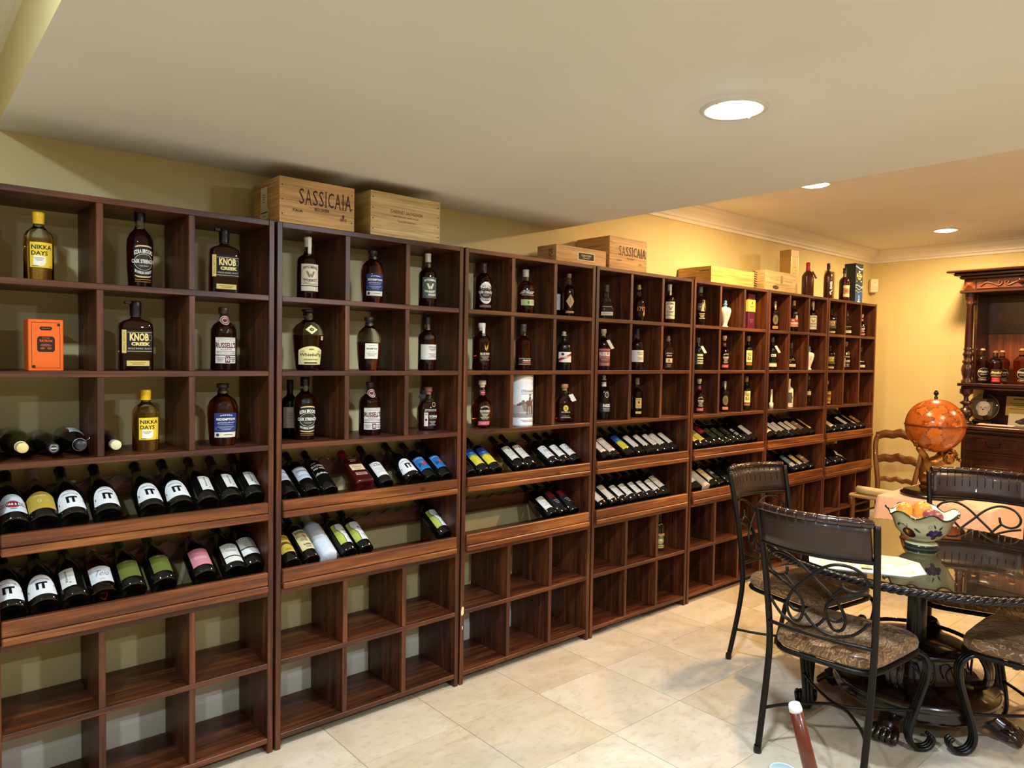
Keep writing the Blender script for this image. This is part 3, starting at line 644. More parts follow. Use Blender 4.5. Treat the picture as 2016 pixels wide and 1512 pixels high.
# design: kind, glass, fill, cap colour, cap style, look, labels[(shape, colour, zc, lh, lw(in radii), prints)], extra
D = {
 'nikka': ('cyl', 'gold', .62, '#e8b61e', 'cap', 'golden whisky bottle with yellow cap and label', [('rect', '#f0cb35', .37, .36, 1.62, [
     ('p', [(-.36, -.42), (.05, -.44), (.16, -.30), (.14, -.06), (-.34, -.02)], '#f4efe0'),
     ('t', 'NIKKA', -.01, .31, .84, .17, BK, .02), ('t', 'DAYS', -.10, .07, .66, .17, BK, .02), *bars(-.12, -.17, .42, .14, 3, '#9a8a5c'), ('r', -.28, -.44, .24, .03, '#8a7a30'), ('r', .36, -.44, .10, .03, '#8a7a30')])]),
 'ezra': ('ezra', 'dark', .74, '#0e0d0d', 'cap', 'dark bourbon bottle with black oval label', [('rect', '#17130f', .335, .42, 1.56, [
     ('e', 0, .43, .84, .13, '#e3c187'), ('e', 0, .39, .9, .12, '#17130f'), ('e', 0, -.43, .84, .13, '#e3c187'), ('e', 0, -.39, .9, .12, '#17130f'), ('R', 0, -.02, .94, .50, '#d8cfba', .05), ('e', 0, -.02, .86, .42, '#35312b'),
     ('A', 'EZRA BROOKS', 0, .25, .92, .13, WH, .03, .06), ('t', 'CASK STRENGTH', 0, .0, 1.16, .12, WH, .03), ('A', 'BOURBON WHISKEY', 0, -.28, .84, .09, WH, .03, -.07), *bars(0, -.14, .5, .05, 2, '#b9ae98')]),
     ('rect', None, .09, .06, 1.3, [('r', 0, .25, 1, .12, '#c79a62'), ('r', 0, -.2, 1, .3, '#6b4a2a')])]),
 'knob': ('knob', 'dark', .70, '#121110', 'cap', 'flat dark bourbon flask with black label and cream lettering', [
     ('rect', '#14110f', .415, .33, 1.72, [('r', -.47, 0, .14, 1.0, '#d9bd6c'), ('T', 'SMALL BATCH', -.47, 0, .06, .8, '#6a5423'), ('r', .05, .40, .86, .02, '#d8c88f'),
         ('t', 'KNOB', .04, .20, .66, .34, '#ecd68b', .04), ('t', 'CREEK', .09, -.10, .66, .15, '#ecd68b', .05), ('t', 'SINGLE BARREL SELECT', .06, -.30, .82, .07, '#cfc6ae'), ('r', .05, -.42, .86, .02, '#d8c88f'), ('R', .42, .18, .13, .26, '#a9a18b', .12)]),
     ('rect', '#dcc071', .105, .075, 1.35, [*bars(0, 0, .7, .6, 2, '#9a7f3a')])], 'strap'),
 'russell': ('cyl', 'dark', .70, '#3c2c22', 'cork', 'dark bourbon bottle with white label and red block lettering', [
     ('rect', '#ded9d0', .385, .27, 1.70, [*bars(0, .37, .9, .2, 4, '#9a9288'), ('t', "RUSSELL'S", 0, .05, .96, .34, '#5a1822', .03), ('t', 'RESERVE', 0, -.20, .5, .09, '#6d6258'), ('r', 0, -.31, .9, .025, '#6d6258'), ('t', 'KENTUCKY STRAIGHT BOURBON', 0, -.40, .9, .07, '#4a4038')]),
     ('rect', '#d5d0c8', .175, .12, 1.72, [*bars(-.27, 0, .36, .6, 3, '#8b8278'), ('r', .06, 0, .22, .84, '#4a1a22'), ('t', '10', .06, 0, .15, .56, WH, .02), *bars(.33, 0, .28, .7, 3, '#6a5a55')])], 'seal'),
 'redblue': ('red', 'amber', .80, '#2c2620', 'cork', 'rounded bourbon bottle with blue label and white lettering', [
     ('rect', '#26386e', .385, .30, 1.56, [('A', 'MMM', 0, .36, .5, .06, '#c9cede', .02, .04), ('t', 'REDEMPTION', 0, .17, .82, .13, WH, .03), ('t', 'High Rye Bourbon', 0, -.02, .7, .10, WH, 0, .3), ('r', 0, -.12, .62, .02, '#aab2cc'), ('R', 0, -.31, .9, .28, '#8f9abf', .04), *bars(0, -.31, .7, .2, 3, '#9aa4c4')]),
     ('rect', '#e8e3d4', .185, .085, 1.50, [('e', -.36, 0, .14, .62, '#26386e'), *bars(.1, 0, .4, .3, 1, '#7a756a')])]),
 'redwhite': ('red', 'amber', .52, '#2a2723', 'cork', 'rounded amber rye bottle with small white square label', [
     ('rect', '#e9e4d6', .36, .285, 1.16, [*bars(0, .36, .5, .08, 1, '#9b9484'), ('t', 'REDEMPTION', 0, .15, .78, .11, '#2f2a26', .02), ('t', 'Rye Whiskey', 0, -.02, .44, .07, '#6d655a', 0, .3), *bars(0, -.22, .8, .24, 3, '#a39a88'), ('r', .42, .42, .07, .05, '#b5452e')])]),
 'wyowhite': ('tall', 'dark', .72, '#c9bda0', 'foil', 'slim dark whiskey bottle with cream label', [
     ('rect', '#ddd6bf', .385, .34, 1.72, [('R', 0, 0, .94, .92, '#a79a76', .03), ('A', 'WYOMING', 0, .30, .78, .13, '#3c342a', .02, .05), ('p', [(-.24, .16), (-.12, .16), (-.04, -.02), (0, .08), (.04, -.02), (.12, .16), (.24, .16), (.10, -.12), (.03, -.12), (0, -.04), (-.03, -.12), (-.10, -.12)], '#8a7a5a'), ('A', 'WHISKEY', 0, -.22, .74, .13, '#3c342a', .02, -.04), *bars(-.2, -.36, .3, .04, 1, '#7d735c'), ('r', 0, -.43, .8, .02, '#8a7f66')]),
     ('rect', '#d8d0b8', .165, .075, 1.72, [])], 'strip'),
 'wyogreen': ('tall', 'dark', .72, '#b9b2a0', 'foil', 'slim dark whiskey bottle with grey-green label', [
     ('rect', '#4c5a4c', .36, .38, 1.80, [('R', 0, 0, .94, .94, '#8d977f', .03), ('A', 'WYOMING', 0, .32, .78, .11, WH, .03, .05), ('p', [(-.24, .20), (-.12, .20), (-.04, .02), (0, .12), (.04, .02), (.12, .20), (.24, .20), (.10, -.08), (.03, -.08), (0, 0), (-.03, -.08), (-.10, -.08)], '#dcd6c2'), ('A', 'WHISKEY', 0, -.16, .74, .11, WH, .03, -.04), ('r', .12, -.34, .5, .09, '#dcd6c2'), ('t', 'SINGLE', .12, -.34, .4, .05, '#4c5a4c')])]),
 'whistle': ('whistle', 'dark', .58, '#1d1714', 'cork', 'bulbous rye bottle with large pale yellow arched label', [
     ('arch', '#e3d99a', .245, .30, 1.72, [('e', 0, .33, .2, .09, '#8a7b3e'), *bars(-.32, .22, .16, .09, 2, '#8a7b3e'), *bars(.32, .22, .16, .09, 2, '#8a7b3e'), ('t', 'WhistlePig', 0, .02, .88, .22, '#33291a', .01), ('t', 'STRAIGHT RYE', 0, -.22, .52, .07, '#5a4a2a', .02), ('r', 0, -.40, .5, .06, '#2a2216')]),
     ('diam', '#e6dd9f', .665, .15, .80, [('e', 0, 0, .36, .36, '#2f2a1a'), ('t', 'PX', 0, 0, .2, .16, '#e6dd9f')]),
     ('rect', None, .53, .08, 1.9, [('r', .46, 0, .16, .8, '#ded49a'), ('r', .46, .1, .12, .1, '#6a5f3a')])]),
 'widow': ('tall', 'dark', .70, '#17181c', 'cap', 'slim dark bourbon bottle with wide white wraparound label', [
     ('rect', '#dad6ca', .335, .275, 2.2, [('t', 'WIDOW JANE', .16, .32, .5, .10, '#2a2622', .03), *bars(.16, .16, .5, .16, 3, '#57514a'), *bars(.16, -.22, .5, .28, 4, '#8b857a')])]),
 'jefferson': ('jeff', 'red', .62, '#a4705c', 'cork', 'squat reddish bourbon flask with white lettering', [
     ('rect', None, .36, .56, 1.5, [('R', .26, .42, .2, .18, '#d8c38a', .16), ('t', 'JEFFERSONS', .05, .18, .72, .13, '#dcd5c3', .0), ('t', 'OCEAN', .20, -.06, .46, .10, WH, .03), ('t', 'AGED AT SEA', .2, -.15, .42, .045, '#cfc8b5'), ('r', -.22, -.18, .24, .56, '#e3cfc6'), ('e', -.22, -.2, .14, .1, '#4a2b22'), ('r', -.22, .02, .14, .05, '#9a6f5c'), *bars(.18, -.34, .4, .2, 4, '#b9b09c')])], 'bow'),
 'rebel': ('cyl', 'dark', .70, '#3a2622', 'cap', 'dark bourbon bottle with white ringed round label', [
     ('rect', None, .375, .46, 1.72, [('e', 0, 0, 1.0, .98, '#e8e4da'), ('e', 0, 0, 1.1, .74, '#241a16'), ('A', 'REBEL', 0, .25, .72, .16, WH, .04, .05), ('R', 0, -.04, .84, .46, '#cfc8ba', .06), ('t', 'CASK STRENGTH', 0, .02, 1.0, .11, WH, .03), ('A', 'BOURBON WHISKEY', 0, -.24, .74, .07, WH, .03, -.06), *bars(0, -.11, .5, .08, 2, '#b9ae9c')]),
     ('rect', None, .10, .06, 1.5, [('r', 0, 0, 1, .8, '#7a5a44')])]),
 'oldfor': ('tall', 'amber', .72, '#c4bda6', 'foil', 'amber bourbon bottle with white script and green label band', [
     ('rect', None, .47, .14, 1.6, [('t', 'Old Forester', 0, .12, 1.0, .62, WH, .01, .3), ('r', 0, -.36, .9, .08, '#cfcab8')]), ('rect', '#a9b97a', .255, .13, 1.66, [('r', .30, 0, .4, .96, '#c9cfa6'), ('e', 0, 0, .14, .5, '#55702f'), *bars(.3, 0, .3, .5, 3, '#8a9a5f')])]),
 'tagged': ('tall', 'dark', .72, '#8d7157', 'cork', 'slim bourbon bottle with tan hanging tag', [('diam', '#b99a70', .36, .32, 1.5, [('T', 'RESERVE', 0, 0, .10, .42, '#6b4d2c')]), ('rect', '#b58f66', .115, .05, 1.5, [])]),
 'bluerun': ('cyl', 'dark', .72, '#d9d4c8', 'cork', 'clear-sided bourbon bottle with gold butterfly mark', [
     ('rect', None, .38, .40, 1.4, [('p', [(.10, .20), (.0, .44), (.02, .20), (.10, .08)], '#d2ab55'), ('p', [(.12, .20), (.30, .46), (.26, .20), (.14, .06)], '#c99f48'), ('t', 'BLUE RUN', .06, -.08, .76, .12, '#e6dcc4', .03), *bars(.06, -.30, .72, .26, 4, '#a79878')])], 'strip'),
 'pike': ('tall', 'red', .72, '#4a4440', 'cap', 'square-shouldered red bourbon bottle with dark label band', [
     ('rect', '#3a2c26', .19, .15, 1.8, [('r', 0, .42, 1, .07, '#b9b2a2'), ('r', 0, -.42, 1, .07, '#b9b2a2'), ('t', 'PENELOPE', .1, .14, .6, .24, WH, .03), ('r', .1, -.16, .66, .2, '#b9573f')])]),
 'redslash': ('tall', 'black', 0, '#b8a888', 'ball', 'dark bottle with red-striped white label', [
     ('rect', '#e6e0d2', .335, .26, 1.9, [('p', [(-.5, -.42), (-.5, -.16), (.5, .42), (.5, .14)], '#9c2028'), ('t', 'PEERLESS', .1, .02, .62, .22, '#f0e6d6', .02, .0), ('e', -.2, .28, .22, .26, '#3a2f28'), ('p', [(-.5, -.42), (-.2, -.5), (-.5, -.5)], '#9c2028')])]),
 'bulb': ('bulb', 'amber', .64, '#d8c3a2', 'cork', 'round-bodied bourbon decanter with pink label and pale cork', [
     ('rect', None, .33, .30, 1.1, [('A', 'SMALL BATCH', 0, .34, .7, .10, '#d9cfbd', .02, .12), ('t', 'OLD BOURBON', 0, .14, .8, .14, WH, .02), *bars(0, -.2, .7, .5, 5, '#cbbfa9')]), ('rect', '#c8606a', .115, .085, 1.1, [('t', 'RESERVE', 0, 0, .7, .3, '#ecd0cc')]),
     ('rect', '#a3424c', .745, .10, .50, [('r', 0, 0, .8, .1, '#e3c6b4')])]),
 'flasktag': ('jeff', 'red', .62, '#c08a58', 'cork', 'hexagonal amber decanter with oval gold medallion', [
     ('ell', '#e5c45c', .37, .16, .52, [('t', '16', 0, .1, .4, .4, '#3a2c10', .02), ('r', 0, -.22, .5, .08, '#3a2c10')]), ('rect', None, .19, .22, 1.1, [('t', 'BOURBON', .0, .36, .8, .16, WH), ('t', 'Limited', 0, -.1, .5, .1, '#d7cdb9', 0, .3), ('r', 0, -.3, .9, .05, '#d7cdb9')])], 'ribbon'),
 'woodford': ('wood', 'dark', .5, '#4a4236', 'cap', 'flat wide-shouldered bourbon flask with low cream label', [('rect', '#d6c8a6', .17, .10, 1.5, [('t', 'DISTILLERS SELECT', 0, 0, .8, .3, '#7a6a48')]), ('rect', None, .37, .06, 1.2, [('r', 0, 0, 1, .3, '#a89564')])]),
 'n1792': ('bulb', 'dark', .6, '#c2a878', 'ball', 'dark round-bodied bourbon bottle with copper numerals', [('rect', None, .34, .16, 1.3, [('t', '1792', .05, 0, .86, .72, '#c89a62', .0)]), ('rect', None, .2, .12, 1.4, [('e', .36, .1, .28, 1.1, '#a58450')])]),
 'russred': ('cyl', 'dark', .70, '#b09c80', 'cork', 'dark bourbon bottle with maroon label and white hang tag', [
     ('rect', '#7c3a3c', .36, .34, 1.80, [('r', 0, .40, 1, .06, '#b98a80'), ('t', 'RUSSELLS', 0, .1, .92, .28, '#eadfd0', .04), ('r', 0, -.12, .9, .04, '#c9a79a'), *bars(0, -.3, .86, .22, 3, '#b58a80')]), ('rect', '#7c4440', .145, .09, 1.80, [*bars(0, 0, .8, .6, 2, '#c4a094')])], 'tag'),
 'script': ('jeff', 'red', .64, '#8f7c66', 'ball', 'squat bourbon flask with white script and small cream label', [('rect', None, .46, .14, 1.1, [('t', 'Johnson', 0, .2, .8, .4, WH, 0, .3), ('t', 'Reserve', .05, -.26, .7, .36, WH, 0, .3)]), ('rect', '#d8cba8', .28, .13, 1.0, [('r', 0, 0, .26, .5, '#7a6a44')]), ('rect', None, .13, .12, 1.0, [*bars(0, 0, .8, .9, 4, '#8d8270')])]),
 'baker': ('tall', 'black', 0, '#cfc8b8', 'ball', 'black bourbon bottle with white block lettering and white collar', [
     ('rect', '#23221f', .27, .20, 1.9, [('t', 'BAKERS', .1, .24, .62, .34, WH, .04), ('t', 'KENTUCKY', .1, -.1, .58, .14, '#cfc8b6', .03), ('r', .1, -.26, .6, .05, '#bdb6a4'), *bars(.1, -.4, .6, .12, 2, '#a59d8b')]), ('ell', None, .56, .13, .7, [('R', .25, 0, .9, 1, '#d8d2c0', .2), ('t', '7', .25, 0, .2, .5, WH, .02)]), ('rect', '#d8d3c6', .79, .10, 1.0, [])]),
 'roses': ('tall', 'dark', .72, '#8e8672', 'cap', 'slim dark bourbon bottle with small yellow label', [('rect', '#d9b95c', .36, .26, 1.1, [('t', 'FOUR', 0, .34, .6, .10, '#5a2a1c', .02), ('e', 0, .08, .3, .28, '#7a2018'), *bars(0, -.3, .6, .24, 3, '#9a7a34')]), ('rect', '#d9bf70', .12, .06, 1.1, [])]),
 'etched': ('tall', 'dark', .72, '#8f8a80', 'cap', 'tall dark bottle with silver etched bands', [('rect', None, .40, .5, 1.6, [('p', [(.1, .5), (.4, .5), (.2, .0), (.4, -.06), (-.1, -.06), (.0, .1)], '#b9a58a'), *bars(.05, -.3, .7, .3, 4, '#cfc4b0')]), ('rect', '#4a4038', .48, .18, 1.7, [('r', 0, 0, .9, .1, '#8d7a64')])]),
 'vase': ('vase', 'white', 0, '#6d92bb', 'ball', 'white ceramic decanter with blue stopper', [('rect', None, .5, .2, 1, [('p', [(.0, .1), (.2, .3), (.4, .1), (.2, .2)], '#4a4a40'), *bars(.2, -.2, .3, .3, 3, '#9a927c')])]),
 'lines': ('tall', 'black', 0, '#5a5448', 'cap', 'black bottle with four pale label stripes', [('rect', '#3a3d36', .34, .34, 1.8, [('r', .12, .36, .66, .16, '#d8ca96'), ('r', .12, .08, .66, .13, '#d8ca96'), ('r', .12, -.16, .66, .10, '#d8ca96'), ('r', .12, -.36, .66, .10, '#d8ca96')])], 'tag'),
 'oldelk': ('tall', 'black', 0, '#a0764c', 'cap', 'black bottle with pale yellow vertical label', [('rect', '#e6d68c', .40, .34, 1.25, [('t', 'OLD', 0, .18, .62, .26, '#1a1712', .03), ('t', 'ELK', 0, -.16, .62, .26, '#1a1712', .03)]), ('rect', '#a0643c', .175, .07, 1.25, [])]),
 'medal': ('cyl', 'dark', .70, '#4a423a', 'cap', 'dark bottle with oval medallion and small orange label', [('ell', '#7c6f55', .38, .32, 1.1, [('R', 0, 0, .9, .94, '#4a3f2c', .06), ('e', 0, 0, .5, .6, '#5f543e')]), ('rect', '#d88a5c', .12, .09, 1.1, [('r', 0, 0, .6, .2, '#a85f38')])], 'strip'),
 'redlabel': ('tall', 'dark', .7, '#b8a88c', 'foil', 'dark bottle with red and pink label', [('rect', '#b98478', .30, .26, 1.8, [('r', 0, .28, 1, .36, '#9c3330'), ('r', 0, -.05, .9, .12, '#e0cfc0'), ('t', 'RYE', -.2, .28, .3, .2, '#e8d8c8', .03)]), ('ell', None, .46, .16, 1.4, [('e', .3, 0, .4, 1, '#c9b48a')])]),
 'cor': ('tall', 'black', 0, '#6b4c3a', 'cap', 'black bottle with white lettering and round hang tag', [('rect', None, .44, .10, 1.5, [('t', 'COR', .05, 0, .76, .9, WH, .05)]), ('rect', '#dcd8bc', .15, .10, 1.8, []), ('rect', '#4f6a4c', .21, .03, 1.8, [])], 'tag'),
 'slim': ('slim', 'white', 0, '#e8e0cc', 'cap', 'thin white stick-like bottle', []),
 'whitecross': ('tall', 'white', 0, '#e3dcc8', 'cap', 'white bottle with dark cross-shaped label', [('rect', None, .34, .36, 1.7, [('r', .1, 0, .5, 1.0, '#4c5148'), ('r', .0, .02, .9, .26, '#4c5148')])]),
 'flute': ('bulb', 'dark', .6, '#5a4a3c', 'foil', 'slender dark decanter with tall neck', [('rect', '#b9a98a', .42, .12, .9, [])]),
 'ornate': ('ezra', 'amber', .7, '#9c7a3c', 'foil', 'ornate amber bottle with gold label bands', [('rect', '#8f6a2c', .36, .40, 1.7, [('r', 0, .3, .9, .08, '#d2a850'), ('r', 0, .05, .9, .2, '#5a4018'), ('r', 0, -.3, .9, .08, '#d2a850')]), ('rect', '#c98f4c', .1, .09, 1.5, [])]),
 'baileys': ('ezra', 'black', 0, '#16120f', 'foil', 'dark cream-liqueur bottle with tilted name band', [('rect', '#c9b070', .12, .08, 1.8, [('r', 0, 0, 1, .2, '#6a5a2c')]), ('ell', '#6d7a4c', .27, .22, 1.5, [('e', 0, -.06, .7, .6, '#b9ab78'), ('e', 0, .1, .4, .3, '#dcd2a4')]), ('rect', '#3a1f16', .42, .10, 1.9, [('t', 'BAILEYS', 0, 0, .86, .7, '#e0a878', .05)])]),
 'makred': ('square', 'redwax', 0, '#a01f30', 'wax', 'dark red square bottle with red wax neck', [('rect', None, .5, .2, 1.4, [])], 'tag'),
 'burgtall': ('cyl', 'redwax', 0, '#3a0f14', 'cap', 'dark red bottle with slanted white vertical lettering', [('rect', None, .3, .5, 1.3, [('T', 'BIB', .1, .18, .5, .44, WH, .04), ('e', .05, -.3, .3, .12, WH), ('p', [(-.2, -.2), (.4, -.06), (.4, -.14), (-.2, -.28)], WH)])]),
 'slimred': ('tall', 'red', .72, '#1a1412', 'foil', 'slim reddish whiskey bottle with cream label', [('rect', '#b58a68', .30, .36, 1.5, [('r', 0, .36, 1, .22, '#e2cfae'), ('r', 0, -.34, 1, .2, '#e2cfae'), ('e', 0, .02, .5, .3, '#8a5f42')])]),
 'hutch': ('whistle', 'amber', .66, '#b59a76', 'ball', 'bulbous rye bottle with black label', [('arch', '#1d1916', .30, .30, 1.6, [('R', 0, 0, .98, .96, '#d8ccb0', .05), ('t', 'WhistlePig', 0, .1, .9, .26, WH, .02), ('t', 'THE BOSS HOG', 0, -.12, .6, .10, '#cfc3a8', .02)]), ('rect', '#1d1916', .115, .09, 1.3, [('R', 0, 0, .98, .9, '#cfc3a8', .08), ('r', 0, 0, .6, .2, '#cfc3a8')])]),
 'hutchred': ('whistle', 'dark', .66, '#8a6a58', 'ball', 'bulbous dark rye bottle with tilted cream lettering and red label', [('rect', '#3c3124', .33, .22, 1.5, [('t', 'PiggyBack', 0, 0, .96, .46, '#e6d6a4', .03, .2), ('r', 0, -.4, .9, .08, '#c9b88a')]), ('rect', '#b32a38', .125, .14, 1.2, [('r', 0, .2, .6, .1, '#e8b0a8'), ('r', 0, -.2, .7, .1, '#e8b0a8')])]),
}
def wl(shape, c, prints, zc=.27, lh=.30, lw=1.9): return [(shape, c, zc, lh, lw, prints)]
def W_(look, foil, labels, glass='wine', cap='foil'): return (None, glass, 0, foil, cap, look, labels)
